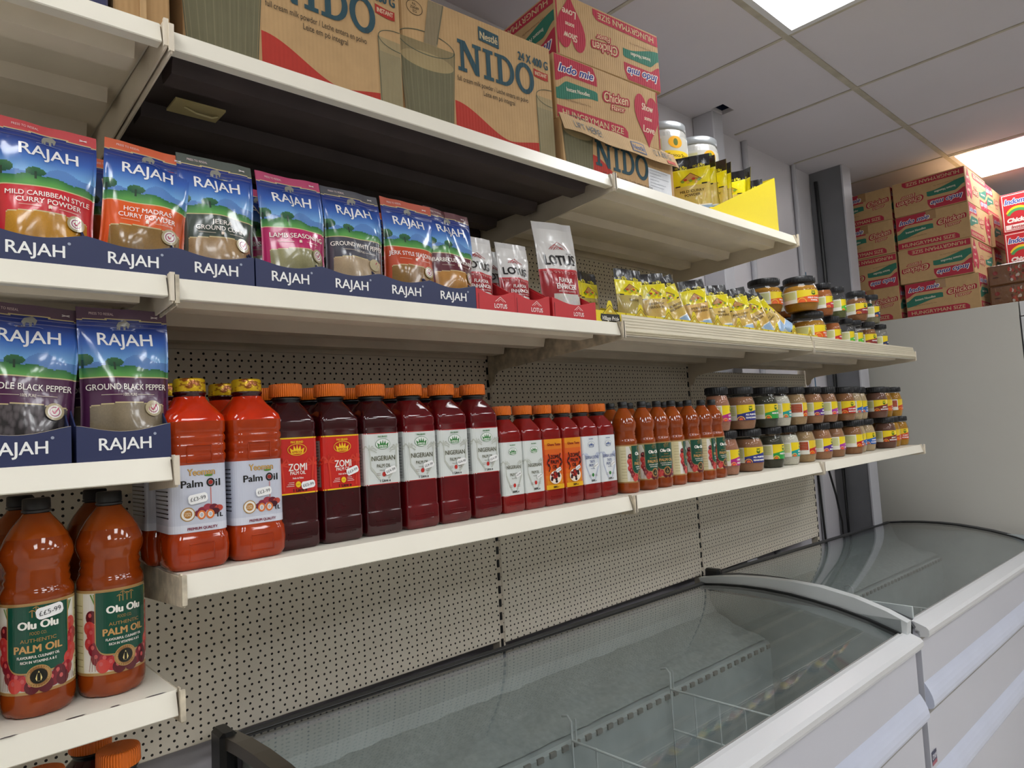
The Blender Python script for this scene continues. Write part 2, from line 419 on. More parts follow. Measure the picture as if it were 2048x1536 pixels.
for k in range(7):
    y = gy(-0.525 - 0.6 * k)
    if y > -4.38: mb.box(-2.6, 5.9, y - g, y + g, ZC - 0.004, ZC)
for k in range(-6, 7):
    x = gx(1.389 + 0.6 * k); mb.box(x - g * .6, x + g * .6, -4.4, 0.09, ZC - 0.003, ZC)
tag(mb.build('trim_1', 'ceiling_grid'), kind='structure')
LN = ['square ceiling light panel above the noodle cartons over the freezers', 'square ceiling light panel above the cold room cartons', 'square ceiling light panel above the left shelf bay']
for k, (x, y) in enumerate(LAMPS):
    r = empty('ceiling_light', (x + MOD / 2, y - MOD / 2, ZC))
    mb = MB(); w = MOD / 2 - .012; o = .022
    for q in ((-w, w, -w, -w + o), (-w, w, w - o, w), (-w, -w + o, -w + o, w - o), (w - o, w, -w + o, w - o)): mb.box(*q, -0.006, 0.03)
    mb.build('light_frame', 'white_enamel', r)
    mb = MB(); mb.box(-w + o, w - o, -w + o, w - o, 0.0, 0.02); mb.build('diffuser', 'lamp_panel', r)
    tag(r, LN[k] if k < 3 else 'added unseen square ceiling light panel over the aisle behind the camera', 'ceiling light', 'ceiling light panels')
# wall columns, cover strips, switch plate
mb = MB(); mb.box(gx(2.272), gx(2.352), gy(-0.066), WY, 0, ZC, bev=.004); tag(mb.build('boxed_column', 'column_pale'), 'pale boxed-in column standing below the ceiling cut-out', 'column')
r = empty('steel_column', (gx(3.47), .016, 0))
mb = MB(); mb.box(-.052, .05, -.076, .10, 0, ZC); mb.build('column_web', 'column_grey', r)
mb = MB(); mb.box(-.056, .060, -.084, -.076, 0, ZC); mb.build('column_flange', 'column_pale', r)
mb = MB(); mb.tube([(-.064, .05, .05), (-.066, .05, 1.4), (-.062, .055, 2.3), (-.066, .06, ZC - .06)], .011); mb.build('dark_gap_line', 'black_plastic', r)  # black tube drawn in place of the dark gap left of the column
tag(r, 'dark grey steel column in the corner before the cold room', 'column')
for x, w, lab in ((gx(2.695), .018, 'narrow white cover strip on the wall panel joint nearer the white column'), (gx(3.205), .016, 'white pipe running up the wall beside the dark column')):
    mb = MB(); mb.tube([(x, WY - .014, .02), (x, WY - .014, ZC - .001)], w * .8, 10); tag(mb.build('cover_strip' if w > .017 else 'wall_pipe', 'column_pale'), lab, 'pipe')
mb = MB(); mb.box(gx(3.27), gx(3.276), WY - .003, WY, ZL + .2, ZL + .95); tag(mb.build('tape_strip', 'blue_line'), 'thin blue tape line on the wall panel beside the dark column', 'tape')
# ================================================================ gondola shelving
XA, XB, XC_, XD = 0.0, 1.0, 2.043, 3.09
peg('peg_panel_b', 1.0305, ZL - 0.1569); peg('peg_panel_c', 2.0735, ZL - 0.1569); peg('peg_panel_z', -0.966, ZL - 0.1569)
for x0, x1, z0, z1, m, lab in ((-1.0, XA, -.9, 1.0, 'peg_panel_z', 'beige perforated back panel behind the left end bay of shelves'), (XA, XB, -.424, 1.0, 'peg_panel', 'beige perforated back panel behind the tall red palm oil bottles'),
                               (XB, XC_, -.432, .765, 'peg_panel_b', 'beige perforated back panel behind the small sauce bottles'), (XC_, XD, -.437, .362, 'peg_panel_c', 'short beige perforated back panel behind the seasoning jars')):
    mb = MB(); mb.box(x0 + .007, x1 - .007, 0.0, 0.012, ZL + z0, ZL + z1, bev=.003); tag(mb.build('pegboard_panel', m), lab, 'panel', 'perforated back panels')
for x, zt, lab in ((XA, 1.02, 'slotted upright post at the left end of the red palm oil bottle bay'), (XB, 1.02, 'slotted upright post between the first and second long bays'), (XC_, .77, 'slotted upright post between the second and third long bays'), (XD, .40, 'slotted upright post at the far end of the shelving')):
    r = empty('upright_post', (x, 0, 0)); mb = MB(); mb.box(-.011, .011, .004, .034, 0, ZL + zt); mb.build('post', 'shelf_cream', r)
    mb = MB()
    for k in range(int((zt + 1.1) / .037)):
        z = .14 + .037 * k; mb.box(-.0055, .0015, .0005, .005, z, z + .021)
    mb.build('slot_row', 'rubber', r); tag(r, lab, 'post', 'slotted uprights')
def shelf(x0, x1, z, D, label, group, under='shelf_cream', top='shelf_enamel', bm='shelf_cream', strip=False, lugs=True, dents=0):
    r = empty('gondola_shelf', (x0, 0, z)); L = x1 - x0; g = .004
    mb = MB(); mb.box(g, L - g, -D + .001, -.004, -.003, 0)
    mb.prism([(-D, 0), (-D + .003, 0), (-D + .003, -.0286), (-D - .0067, -.0286), (-D - .0067, -.0286)][:3] + [(-D - .0060, -.0290)], 'x', g + .003, L - g - .003)
    mb.build('shelf_deck', top, r)
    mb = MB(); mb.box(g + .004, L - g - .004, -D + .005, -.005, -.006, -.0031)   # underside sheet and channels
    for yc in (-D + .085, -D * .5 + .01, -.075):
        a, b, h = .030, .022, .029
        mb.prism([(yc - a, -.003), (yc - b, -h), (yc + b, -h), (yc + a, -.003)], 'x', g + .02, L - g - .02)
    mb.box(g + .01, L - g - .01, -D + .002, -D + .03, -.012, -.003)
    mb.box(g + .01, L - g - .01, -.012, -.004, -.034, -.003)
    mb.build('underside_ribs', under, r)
    mb = MB(); h = .0300
    prof = [(-D, .0005), (-D - .0097, -h), (-D - .0085, -h - .0015), (-D + .012, -h - .0005), (-D + .012, -h + .001), (-D - .006, -h + .0015), (-D + .0035, .0003)]
    mb.prism(prof, 'x', g + .002, L - g - .002)
    if dents:
        rnd = random.Random(5)
        for k in range(dents):
            x = L - .02 - .36 * rnd.random(); y = -D + rnd.uniform(-.001, .004); w = rnd.uniform(.003, .009)
            mb.add([(x + w * math.cos(t) * 1.6, y + .0022 * math.sin(t), .0009) for t in (0, .9, 1.9, 2.8, 3.9, 5.1)], [(0, 1, 2, 3, 4, 5)], lin('4A4448'), 1)
    mb.build('front_edge', [top, 'paper'], r)
    if strip:
        mb = MB(); y = -D - .006
        mb.prism([(y - .001, .020), (y - .008, -.019), (y - .0105, -.020), (y - .0105, -.0225), (y - .006, -.0245), (y - .006, -.0265), (y - .0075, -.028), (y, -.0315), (y, .020)], 'x', .004, L - .004)
        for k in range(4):
            zz = .012 - k * .0075; mb.box(.006, L - .006, y - .0036 - k * .00135, y, zz, zz + .0008)
        mb.build('ticket_strip', 'strip_plastic', r)
    for xb in (.0005, L - .0030):
        mb = MB()
        pr = [(-D + .004, .003), (-D - .004, .003), (-D - .016, -.036), (-D - .013, -.041), (-.075, -.068), (-.045, -.072), (-.030, -.082), (-.024, -.100), (-.006, -.112), (-.002, -.1), (-.002, .0), (-D + .004, -.002)]
        mb.prism(pr, 'x', xb, xb + .0025)
        for yy in (-D + .07, -D + .19): mb.box(xb - .0003, xb + .0028, yy, yy + .006, -.036, -.026)
        mb.box(xb - .002, xb + .0045, -D - .0165, -D - .011, -.038, .0022)
        mb.build('bracket', bm, r)
    tag(r, label, 'shelf', group); return r
D0 = 0.487; GS = 'steel gondola shelves'
shelf(-1.0, -.002, ZL + .784, D0, 'white steel top shelf of the left end bay under a dark blue carton', GS)
shelf(-1.0, -.002, ZL + .417, D0, 'white steel shelf of the left end bay under the curry powder pouches', GS)
shelf(-1.0, -.002, ZL + .163, D0, 'white steel shelf of the left end bay under the black pepper pouches', GS)
shelf(-1.0, -.002, ZL - .150, D0, 'chipped white steel shelf under the large green-label palm oil bottles', GS, bm='rust_paint', dents=9)
shelf(-1.0, -.002, ZL - .498, D0, 'low white steel shelf of the left end bay under orange-capped bottles', GS)
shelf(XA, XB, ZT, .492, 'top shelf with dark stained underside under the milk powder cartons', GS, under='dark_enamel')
shelf(XA, XB, ZM, D0, 'middle shelf under the row of spice pouches and red trays', GS, bm='rust_paint')
shelf(XA, XB, ZL, D0, 'long lower shelf carrying the tall red palm oil bottles', GS, bm='rust_paint')
shelf(XB, 1.985, ZT, .492, 'top shelf carrying noodle cartons and the yellow display box', GS)
shelf(XB, XC_, ZM, D0, 'middle shelf with beige ticket strip under the yellow seasoning sachets', GS, strip=True)
shelf(XB, XC_, ZL, D0, 'lower shelf carrying small sauce bottles and the first seasoning jars', GS)
shelf(XC_, XD, ZM, D0, 'far middle shelf with beige ticket strip under stacked jars', GS, strip=True)
shelf(XC_, XD, ZL, D0, 'far lower shelf carrying the last stacked seasoning jars', GS)
for me in [o.data for o in bpy.data.objects if o.name.startswith('underside_ribs')]: pass
# a spare bracket left on the upright, a cardboard tag under the top shelf, a blank wall plate
mb = MB(); pr = [(0, .565), (-.10, .575), (-.20, .545), (-.21, .53), (-.12, .52), (-.05, .50), (0, .49)]
mb.prism([(y - .004, ZL + z) for y, z in pr], 'x', XC_ + .006, XC_ + .009)
mb.add([(XC_ + .0055, -.062 + .011 * math.cos(t) - .004, ZL + .543 + .016 * math.sin(t)) for t in [k * .524 for k in range(12)]], [tuple(range(12))], mi=1)
tag(mb.build('spare_bracket', ['strip_plastic', 'dark_grey']), 'pale spare bracket with an oval slot on the post above the jars', 'bracket')
mb = MB(); mb.box(gx(2.90), gx(2.985), WY - .008, WY, ZL + .45, ZL + .60, bev=.003); tag(mb.build('wall_plate', 'beige_plate'), 'blank beige cover plate on the wall above the jars', 'plate')
mb = MB(); mb.box(.05, .13, -.36, -.31, ZT - .034, ZT - .0305, lin('A89A6A')); mb.tube([(.07, -.34, ZT - .034), (.085, -.35, ZT - .045), (.11, -.35, ZT - .046), (.125, -.335, ZT - .034)], .0018, 6, lin('B8AC80'))
tag(mb.build('shelf_tag', 'paper'), 'small cardboard tag with string under the dark top shelf', 'tag')
# two black cables hanging behind the last shelf
for nm, pts, lab in (('cable', [(3.10, -.01, -.02), (3.115, -.012, -.2), (3.12, -.014, -.34), (3.13, -.02, -.7)], 'black cable hanging straight down under the far lower shelf'), ('cable', [(3.20, -.01, -.01), (3.24, -.01, -.12), (3.30, -.012, -.26), (3.34, -.014, -.40), (3.33, -.02, -.7)], 'black cable slanting down beside the dark column')):
    mb = MB(); mb.tube([(x, y, ZL + z) for x, y, z in pts], .0055); tag(mb.build('cable', 'cable_black'), lab, 'cable', 'hanging cables')
# ================================================================ chest freezers with curved glass tops
GP = [(-.066, -.437), (-.15, -.428), (-.235, -.4235), (-.32, -.4235), (-.405, -.4285), (-.48, -.438), (-.555, -.450), (-.65, -.472), (-.735, -.500)]
TP = [(-.05, -.42), (-.12, -.408), (-.2, -.398), (-.30, -.392), (-.40, -.391), (-.5, -.397), (-.606, -.416), (-.695, -.443), (-.752, -.468)]
def freezer(xa, xb, tilt, dz, label, near, last=False):
    """built round the far top edge; leans with the uneven floor"""
    r = empty('chest_freezer', (xb, 0, ZL + dz), 0, (0, tilt)); L = xb - xa; f = -ZL - dz + .012
    mb = MB()
    mb.box(-L + .02, 0, -.757, -.745, f + .03, -.525); mb.box(-L + .02, 0, -.075, -.06, f + .03, -.445)
    mb.box(-L + .02, -L + .035, -.745, -.075, f + .03, -.50); mb.box(-.015, 0, -.745, -.075, f + .03, -.50)
    mb.box(-L + .02, 0, -.757, -.06, f, f + .03)
    mb.build('cabinet', 'freezer_enamel', r)
    mb = MB(); fl = -.96
    mb.prism([(-.085, -.455), (-.10, -.50), (-.13, -.55)] + [(-.31, -.60), (-.315, -.61), (-.318, fl), (-.70, fl), (-.715, -.53), (-.735, -.515), (-.742, -.52), (-.725, fl - .01), (-.31, fl - .01), (-.30, -.62), (-.12, -.56), (-.078, -.46)], 'x', -L + .05, -.03)
    mb.box(-L + .04, -L + .05, -.735, -.085, fl, -.46); mb.box(-.03, -.02, -.735, -.085, fl, -.46)
    for k in range(int(L / .042)): mb.box(-L + .08 + k * .042, -L + .10 + k * .042, -.3195, -.309, -.618, -.606, mi=1)
    mb.build('inner_tub', ['liner', 'grey_metal'], r)
    mb = MB(); rnd = random.Random(3)
    N = 60
    def fr(u, v):
        x = -L + .06 + (L - .1) * u; y = -.115 - .19 * v; z = -.535 - .062 * v + .006 + .008 * math.sin(u * 40 + v * 5) * math.sin(v * 3.1) + .004 * rnd.random()
        return (x, y, z)
    mb.grid(fr, N, 8, smooth=True); mb.build('frost_ledge', 'frost', r)
    # curved pane
    mb = MB(); out = [(y, z) for y, z in GP]; inn = [(y + .0006, z - .005) for y, z in GP]
    for A_, flip in ((out, 0), (inn, 1)):
        n = len(A_); vs = [(-L + .035, y, z) for y, z in A_] + [(-.03, y, z) for y, z in A_]
        fs = [(i, i + 1, n + i + 1, n + i) for i in range(n - 1)]
        mb.add(vs, [q[::-1] for q in fs] if flip else fs, smooth=True)
    mb.build('glass_lid', 'freezer_glass', r)
    mb = MB(); mb.prism([(-.05, -.436), (-.062, -.430), (-.076, -.432), (-.078, -.437), (-.066, -.440), (-.06, -.452), (-.05, -.452)], 'x', -L + .03, -.02); mb.build('rear_rail', 'dark_grey', r)
    mb = MB(); mb.prism([(-.076, -.4335), (-.084, -.4335), (-.086, -.441), (-.076, -.441)], 'x', -L + .035, -.03); mb.build('rear_gasket', 'rubber', r)
    mb = MB(); mb.prism([(-.731, -.497), (-.742, -.4985), (-.776, -.511), (-.783, -.519), (-.783, -.531), (-.779, -.540), (-.757, -.542), (-.745, -.53), (-.733, -.515)], 'x', -L + .02, -.004); mb.build('front_rail', 'white_enamel', r)
    mb = MB(); mb.box(-L + .03, -.02, -.7315, -.7285, -.502, -.4955); mb.box(-L + .02, -.004, -.7585, -.7565, -.552, -.541); mb.build('front_gasket', 'grey_metal', r)
    for zc in (-.722, -.98):
        mb = MB(); mb.prism([(-.757, zc - .030), (-.768, zc - .030), (-.776, zc - .026), (-.780, zc - .016), (-.7795, zc - .004), (-.776, zc + .010), (-.770, zc + .024), (-.763, zc + .036), (-.757, zc + .045)], 'x', -L + .022, .005, smooth=False); mb.build('bumper', 'bumper_plastic', r)
        mb = MB(); mb.box(-L + .03, -.012, -.762, -.757, zc - .047, zc - .030); mb.build('bumper_shadow_gap', 'grey_metal', r)
    # curved end frames
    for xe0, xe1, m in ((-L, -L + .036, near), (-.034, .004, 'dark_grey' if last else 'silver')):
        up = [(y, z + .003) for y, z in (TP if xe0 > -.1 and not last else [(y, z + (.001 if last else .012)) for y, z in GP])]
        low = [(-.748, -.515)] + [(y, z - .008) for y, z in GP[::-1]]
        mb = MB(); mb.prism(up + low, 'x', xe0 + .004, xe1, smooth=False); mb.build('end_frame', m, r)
        mb = MB(); q = [(y, z + .0035) for y, z in GP]; q2 = [(y, z - .012) for y, z in GP[::-1]]
        xg = xe1 if xe0 < -.1 else xe0 - .010
        mb.prism(q + q2, 'x', xg, xg + .010); mb.build('end_gasket', 'rubber', r)
    mb = MB(); mb.box(-L - .004, -L + .03, -.10, -.035, -.55, -.412, bev=.01); mb.box(-L - .002, -L + .02, -.74, -.09, f + .05, -.505, bev=.006); mb.build('end_cap', 'black_plastic', r)
    tag(r, label, 'freezer', 'white chest freezers'); return r
freezer(.192, 1.968, .016, 0.0, 'nearer white chest freezer with curved glass top below the palm oil shelf', 'frame_dark_reflection')
freezer(2.005, 3.86, .026, -.030, 'farther white chest freezer with curved glass top against the cold room', 'dark_grey', True)
# small sticker on the farther freezer
mb = MB(); A = Art(mb, planeS((2.035, -.7575, ZL - .885), (1, 0, 0), (0, 0, 1), (0, -1, 0)))
A.rect(-.022, -.02, .022, .02, '23264A'); A.text('OYAM', 0, .004, .016, 'D8D8E4', w=.036, bold=.02); A.rect(-.022, -.02, .022, -.009, '9A4A5C')
tag(mb.build('sticker', 'paper'), 'small dark blue and red sticker low on the farther freezer', 'sticker')
# wire dividers
def divider(x, y0, y1, z0, z1, rz, lab, nx=5):
    r = empty('wire_divider', (x, 0, 0), 0); mb = MB()
    mb.tube([(0, y0, z0), (0, y0, z1 + .045), (0, y0 + .012, z1 + .055), (0, y0 + .03, z1 + .05)], .003, 6)
    mb.tube([(.018, y0 + .004, z1 - .01), (.018, y0 + .004, z1 + .045)], .0025, 6)
    for zz in (z1, z1 - .11, z0 + .02): mb.tube([(0, y0, zz), (0, y1, zz + .004)], .0028, 6)
    for k in range(1, nx + 1):
        y = y0 + (y1 - y0) * k / nx; mb.tube([(0, y, z0), (0, y, z1 + .004)], .0024, 6)
    mb.build('wire_frame', 'wire_white', r); tag(r, lab, 'divider', 'wire dividers in the freezers'); r.rotation_euler = (0, 0, rz); return r
divider(.92, -.325, -.700, ZL - .94, ZL - .58, 0, 'white wire divider nearer the camera end of the near freezer')
divider(1.33, -.325, -.700, ZL - .94, ZL - .58, 0, 'white wire divider further along the near freezer')
divider(2.62, -.325, -.700, ZL - .95, ZL - .60, 0, 'white wire divider seen through the farther freezer glass', 6)
# ================================================================ cold room cabinet at the end
r = empty('cold_cabinet', (4.7, -.355, 0))
mb = MB(); mb.box(-.8, 1.15, -.39, .385, 0, ZL + .667, bev=.002); mb.build('cabinet_body', 'fridge_side', r)
mb = MB(); mb.box(-.80, 1.15, -.396, -.39, .1, ZL + .60); mb.build('door_gasket', 'rubber', r)
for k in range(3):
    x0 = -.80 + k * .65; mb = MB(); d = .045
    for q in ((x0, x0 + .64, .12, .12 + d), (x0, x0 + .64, ZL + .54, ZL + .59), (x0, x0 + d, .12 + d, ZL + .54), (x0 + .64 - d, x0 + .64, .12 + d, ZL + .54)): mb.box(q[0], q[1], -.44, -.396, q[2], q[3])
    dd = mb.build('cabinet_door', 'white_enamel', r)
    mb = MB(); mb.box(x0 + d, x0 + .64 - d, -.425, -.42, .12 + d, ZL + .54); mb.build('door_glass', 'freezer_glass', dd)
    mb = MB(); mb.box(x0 + .56, x0 + .59, -.47, -.44, 1.0, 1.4, bev=.008); mb.build('door_handle', 'silver', dd)
mb = MB(); mb.box(-.80, 1.15, -.44, -.396, ZL + .595, ZL + .667); mb.build('header_board', 'white_enamel', r)
tag(r, 'tall white cold cabinet whose plain side faces the freezers, cartons on top', 'cold cabinet')
# ================================================================ pouches and sachets
def mixc(a, b, t): t = max(0, min(1, t)); return tuple(x + (y - x) * t for x, y in zip(a, b))
def sst(a, b, x): t = max(0, min(1, (x - a) / (b - a))); return t * t * (3 - 2 * t)
def pouch_shape(W, H, Tk, seed=0, curl=0.0, wr=.0024, top=.86, pinch=.05):
    rnd = random.Random(seed); ph = [rnd.uniform(0, 6.28) for _ in range(6)]
    def f(u, v, side=-1):
        q = v / H; e = min(1, abs(2 * u / W))
        b = 1 - max(0, (q - .22) / (top - .22)) ** 1.7 if q < top else 0.0
        b *= .72 + .28 * sst(0, .2, q)
        cr = max(0, 1 - (e / .95) ** 2.4) ** .62
        w = 1 - pinch * b * math.sin(min(1, q / .9) * math.pi)
        k = wr * (math.sin(9 * u / W + 7 * q + ph[0]) + .8 * math.sin(-6 * u / W + 13 * q + ph[1]) + .6 * math.sin(17 * u / W * q + 4 * q + ph[2])) * (.35 + .65 * cr) * (1 - .5 * (q > top))
        y = side * (Tk / 2 * b * cr + .0007) + k * (1 if side < 0 else .4) + curl * max(0, q - .55) ** 2 + .003 * math.sin(5 * u / W + ph[3]) * max(0, q - .6)
        return (u * w, y, v)
    return f
def pouch_mb(shape, W, H, cfn, nu=84, nv=132, back=(.1, .1, .12)):
    mb = MB()
    mb.grid(lambda a, b: shape((a - .5) * W, b * H), nu, nv, cfn=lambda a, b: cfn(2 * a - 1, b))
    mb.grid(lambda a, b: shape((.5 - a) * W, b * H, 1), 14, 20, col=back)
    bt = [shape((i / 14 - .5) * W, 0) for i in range(15)] + [shape((.5 - i / 14) * W, 0, 1) for i in range(1, 14)]
    mb.add(bt, [tuple(range(len(bt)))[::-1]], back)
    return mb
def pouchS(shape, H):
    def S_(u, v, h):
        p = Vector(shape(u, v)); d = .002
        n = (Vector(shape(u + d, v)) - Vector(shape(u - d, v))).cross(Vector(shape(u, v + d)) - Vector(shape(u, v - d)))
        n.normalize(); return tuple(p + n * (h + .0003))
    return S_
NAVY, GOLD = lin('27357E'), lin('C9B98A')
def spice_pouch(l1, l2, band, powder, seed, pure=False, grainy=0.0, strip=None):
    W, H = .114, .212; sh = pouch_shape(W, H, .052, seed, curl=.05 + .02 * (seed % 3))
    rnd = random.Random(seed); B = lin(band); P = lin(powder); ST = lin(strip or band)
    cells = [(rnd.uniform(-1, 1), rnd.uniform(0, .42)) for _ in range(280)] if grainy > .5 else []
    def cf(x, q):
        tl = .918 + .012 * (1 - x * x)
        if q > tl: return mixc(ST, (1, 1, 1), .06)
        if q > tl - .008: return GOLD
        if q > .528:
            c = mixc(lin('7FB6E6'), mixc(lin('3B66B8'), NAVY, sst(.72, .92, q)), sst(.58, .78, q))
            m = .636 + .03 * math.sin(3.1 * x + .6) + .02 * math.sin(7 * x)
            if q < m: c = lin('5C86C2')
            g = .590 + .018 * math.sin(2.6 * x + 2.2) + .006 * math.sin(11 * x)
            if q < g: c = mixc(lin('2E6A40'), lin('5FA050'), (g - q) / .06)
            for tx, ty, ra, rb in ((-.28, .628, .2, .030), (-.93, .645, .22, .040)):
                if ((x - tx) / ra) ** 2 + ((q - ty) / rb) ** 2 < 1: c = mixc(lin('24503A'), lin('3C6E48'), (q - ty + .03) / .06)
                if abs(x - tx) < .02 and ty - .055 < q < ty: c = lin('2A4030')
            return c
        if q > .520: return GOLD
        w = .335 + .028 * (1 - x * x)
        if q < w and abs(x) < .84 and not q < .03:
            if q > w - .007 or abs(x) > .825: return GOLD
            if cells:
                d = min(((x - a) * .55) ** 2 + (q - b) ** 2 for a, b in cells); k = max(0, 1 - d / .0011)
                return tuple(v * (.35 + 1.1 * k) for v in P)
            k = 1 + .1 * math.sin(9 * x + 20 * q) * math.sin(14 * q - 5 * x) + rnd.uniform(-.05, .05); return tuple(v * k for v in P)
        return B
    mb = pouch_mb(sh, W, H, cf, back=tuple(.6 * v for v in B)); A = Art(mb, pouchS(sh, H), du=.008, dh=.0001)
    A.text('RAJAH', 0,   .785 * H, .0185, 'F2F2F2', w=.068, bold=.012)
    e = [(-.0085, 0), (-.0085, .006), (-.006, .0105), (-.001, .012), (.003, .0135), (.0055, .0115), (.0085, .0085), (.0075, .0045), (.006, .001), (.0045, .005), (.003, .005), (.003, 0), (.0005, 0), (0, .0045), (-.0035, .0045), (-.004, 0), (-.006, 0), (-.0062, .003), (-.0068, 0)]
    A.poly([(x, .858 * H + y) for x, y in e], '8F8E86'); A.ring(0, .838 * H, .016, .0042, .0008, '7F8EBC', a0=15, a1=165)
    A.text('PRESS TO RESEAL', -.027, .958 * H, .0038, 'E8D0D0', w=.030)
    A.line([(.036, .945 * H), (.045, .955 * H)], .001, 'E8E0E0'); A.line([(.036, .955 * H), (.045, .945 * H)], .001, 'E8E0E0')
    if l2:
        A.text(l1, 0, .472 * H, .0072, 'F3ECE4', w=min(.096, .0062 * len(l1)), bold=.008); A.text(l2, 0, .425 * H, .0072, 'F3ECE4', w=min(.096, .0062 * len(l2)), bold=.008); y = .388 * H
    else:
        A.text(l1, 0, .462 * H, .0085, 'F3ECE4', w=min(.100, .0066 * len(l1)), bold=.008); y = .410 * H
    for a, b in ((-.034, -.010), (.010, .034)): A.line([(a, y), (b, y)], .0006, 'D9C9B4')
    if pure: A.text('100% PURE', 0, y, .0042, 'E5DACB', w=.018)
    else:
        for r_ in (-.8, 0, .8): A.ell(.0016 * r_, y + .0008 * (1 - abs(r_)), .0009, .0026, 'E5D3BE', 8)
    bx, by = .031, .318 * H
    A.ell(bx, by, .0112, .0112, 'B3A582', 26); A.ell(bx, by, .0082, .0082, 'EFE9E2', 24); A.ring(bx, by, .0064, .0064, .0012, '9A3A62', a0=70, a1=400)
    A.line([(bx - .003, by + .001), (bx - .0004, by - .0028), (bx + .005, by + .0058)], .0017, 'B02A56')
    r = empty('spice_pouch'); mb.build('pouch_body', 'film', r)
    tm = MB(); zz = .875 * H                       # press-to-reseal zip across the top
    for k in range(2): tm.tube([sh(u * W * .94, zz + k * .006) for u in [i / 12 - .5 for i in range(13)]], .0009, 6, mixc(NAVY, (1, 1, 1), .05))
    tm.build('reseal_zip', 'film', r)
    r['category'] = 'pouch'; return r
def display_tray(w, d, hf, hs, col, inner, edge='A79C86', dip=.009):
    """cut-front shelf carton: floor, back, sloping sides and a front with a torn, dished edge"""
    r = empty('display_tray'); c = lin(col); ci = lin(inner); t = .0018; mb = MB()
    mb.box(-w / 2, w / 2, 0, d, 0, t, ci); mb.box(-w / 2, w / 2, d - t, d, 0, hs, ci)
    for s_ in (-1, 1):
        x = s_ * w / 2; a, b = sorted((x, x - s_ * t)); mb.prism([(0, 0), (d, 0), (d, hs), (d * .55, hs), (.012, hf), (0, hf)], 'x', a, b, c)
    mb.build('carton_body', 'carton', r)
    mb = MB(); n = 16; top = lambda x: hf - dip * (1 - (2 * x / w) ** 2) ** 1.5
    us = [-w / 2 + w * i / n for i in range(n + 1)]
    for y, flip in ((-.0004, 0), (t, 1)):
        vs = [(u, y, 0) for u in us] + [(u, y, top(u)) for u in us]; fs = [(i, i + 1, n + 2 + i, n + 1 + i) for i in range(n)]
        mb.add(vs, [f[::-1] for f in fs] if flip else fs, c if not flip else ci)
    vs = [(u, -.0004, top(u)) for u in us] + [(u, t, top(u) + .0006) for u in us]; mb.add(vs, [(i, i + 1, n + 2 + i, n + 1 + i) for i in range(n)], lin(edge))
    return r, mb, Art(mb, planeS((0, -.0004, 0), (1, 0, 0), (0, 0, 1), (0, -1, 0)))
def rajah_tray():
    r, mb, A = display_tray(.1125, .18, .047, .115, '222B54', '5A5048')
    A.text('RAJAH', 0, .0225, .0165, 'F4F4F2', w=.062, bold=.014); A.ell(.036, .0335, .0019, .0019, '9FA6B8', 12)
    mb.build('front_panel', 'carton', r); r['category'] = 'tray'; return r
tray_p = rajah_tray()
SP = [('MILD CARIBBEAN STYLE', 'CURRY POWDER', 'CC2F38', 'BD8522', -.142, 'red-topped mild caribbean style curry powder pouch at the left end', 0),
      ('HOT MADRAS', 'CURRY POWDER', 'DE5C26', '8A6834', -.027, 'orange-topped hot madras curry powder pouch', 0),
      ('JEERA', 'GROUND CUMIN', '3F4A42', '9E8059', .083, 'dark green-topped jeera ground cumin pouch', 0),
      ('LAMB SEASONING', '', 'BE2C66', '8F8A62', .210, 'pink-topped lamb seasoning pouch in the front of its tray', 0),
      ('GROUND WHITE PEPPER', '', '4A4A54', 'AE987A', .322, 'grey-topped ground white pepper pouch', 1),
      ('JERK STYLE SEASONING', '', 'BE4A2A', '8A6632', .440, 'rust-topped jerk style seasoning pouch', 0),
      ('BARBECUE SEASONING', '', '5E2430', 'B27E3C', .538, 'maroon-topped barbecue seasoning pouch beside the red trays', 0)]
TX = [-.157, -.0455, .0655, .1805, .2905, .4015, .509]
GP_ = 'spice pouches in dark blue trays'; GT_ = 'dark blue display trays'
for k, (a, b, bc, pc, x, lab, pu) in enumerate(SP):
    p = spice_pouch(a, b, bc, pc, k + 1, bool(pu)); rnd = random.Random(40 + k)
    p2 = None
    if k in (0, 1, 3, 5): 
        p2 = place(p, USED, (x - (.022 if k == 3 else -.006), -.360, ZM + .0022), rnd.uniform(-.06, .06), lab.replace('pouch', 'pouch standing second in its tray').replace(' in the front of its tray', ''), GP_, (-.06, .0))
        p3 = place(p, USED, (x, -.432, ZM + .0022), rnd.uniform(-.1, .02), lab, GP_, (-.02 if k else -.04, (.05, .09, .02, .0, .03, .035, .05)[k]))
    else: place(p, USED, (x, -.432, ZM + .0022), rnd.uniform(-.1, .0), lab, GP_, (-.02, (.05, .09, .02, .0, .03, .035, .05)[k]))
    place(tray_p, USED, (TX[k], -.4775, ZM + .0003), 0, 'dark blue display tray holding the %s pouches' % (a + ' ' + b).strip().lower(), GT_)
p = spice_pouch('WHOLE BLACK PEPPER', '', '4E2548', '4E484A', 11, True, 1.0)
place(p, USED, (-.170, -.432, ZL + .1652), .0, 'purple-topped whole black pepper pouch with dark peppercorns', GP_, (-.02, .07))
p = spice_pouch('GROUND BLACK PEPPER', '', '4E2548', '84765F', 12, True)
place(p, USED, (-.048, -.432, ZL + .1652), -.03, 'purple-topped ground black pepper pouch with grey-brown powder', GP_, (-.01, .0))
place(p, USED, (-.066, -.36, ZL + .1652), .03, 'purple-topped ground black pepper pouch standing second in its tray', GP_, (-.04, .0))
place(tray_p, USED, (-.178, -.4775, ZL + .1633), 0, 'dark blue display tray holding the whole black pepper pouch', GT_)
place(tray_p, USED, (-.060, -.4775, ZL + .1633), 0, 'dark blue display tray holding the ground black pepper pouches', GT_)
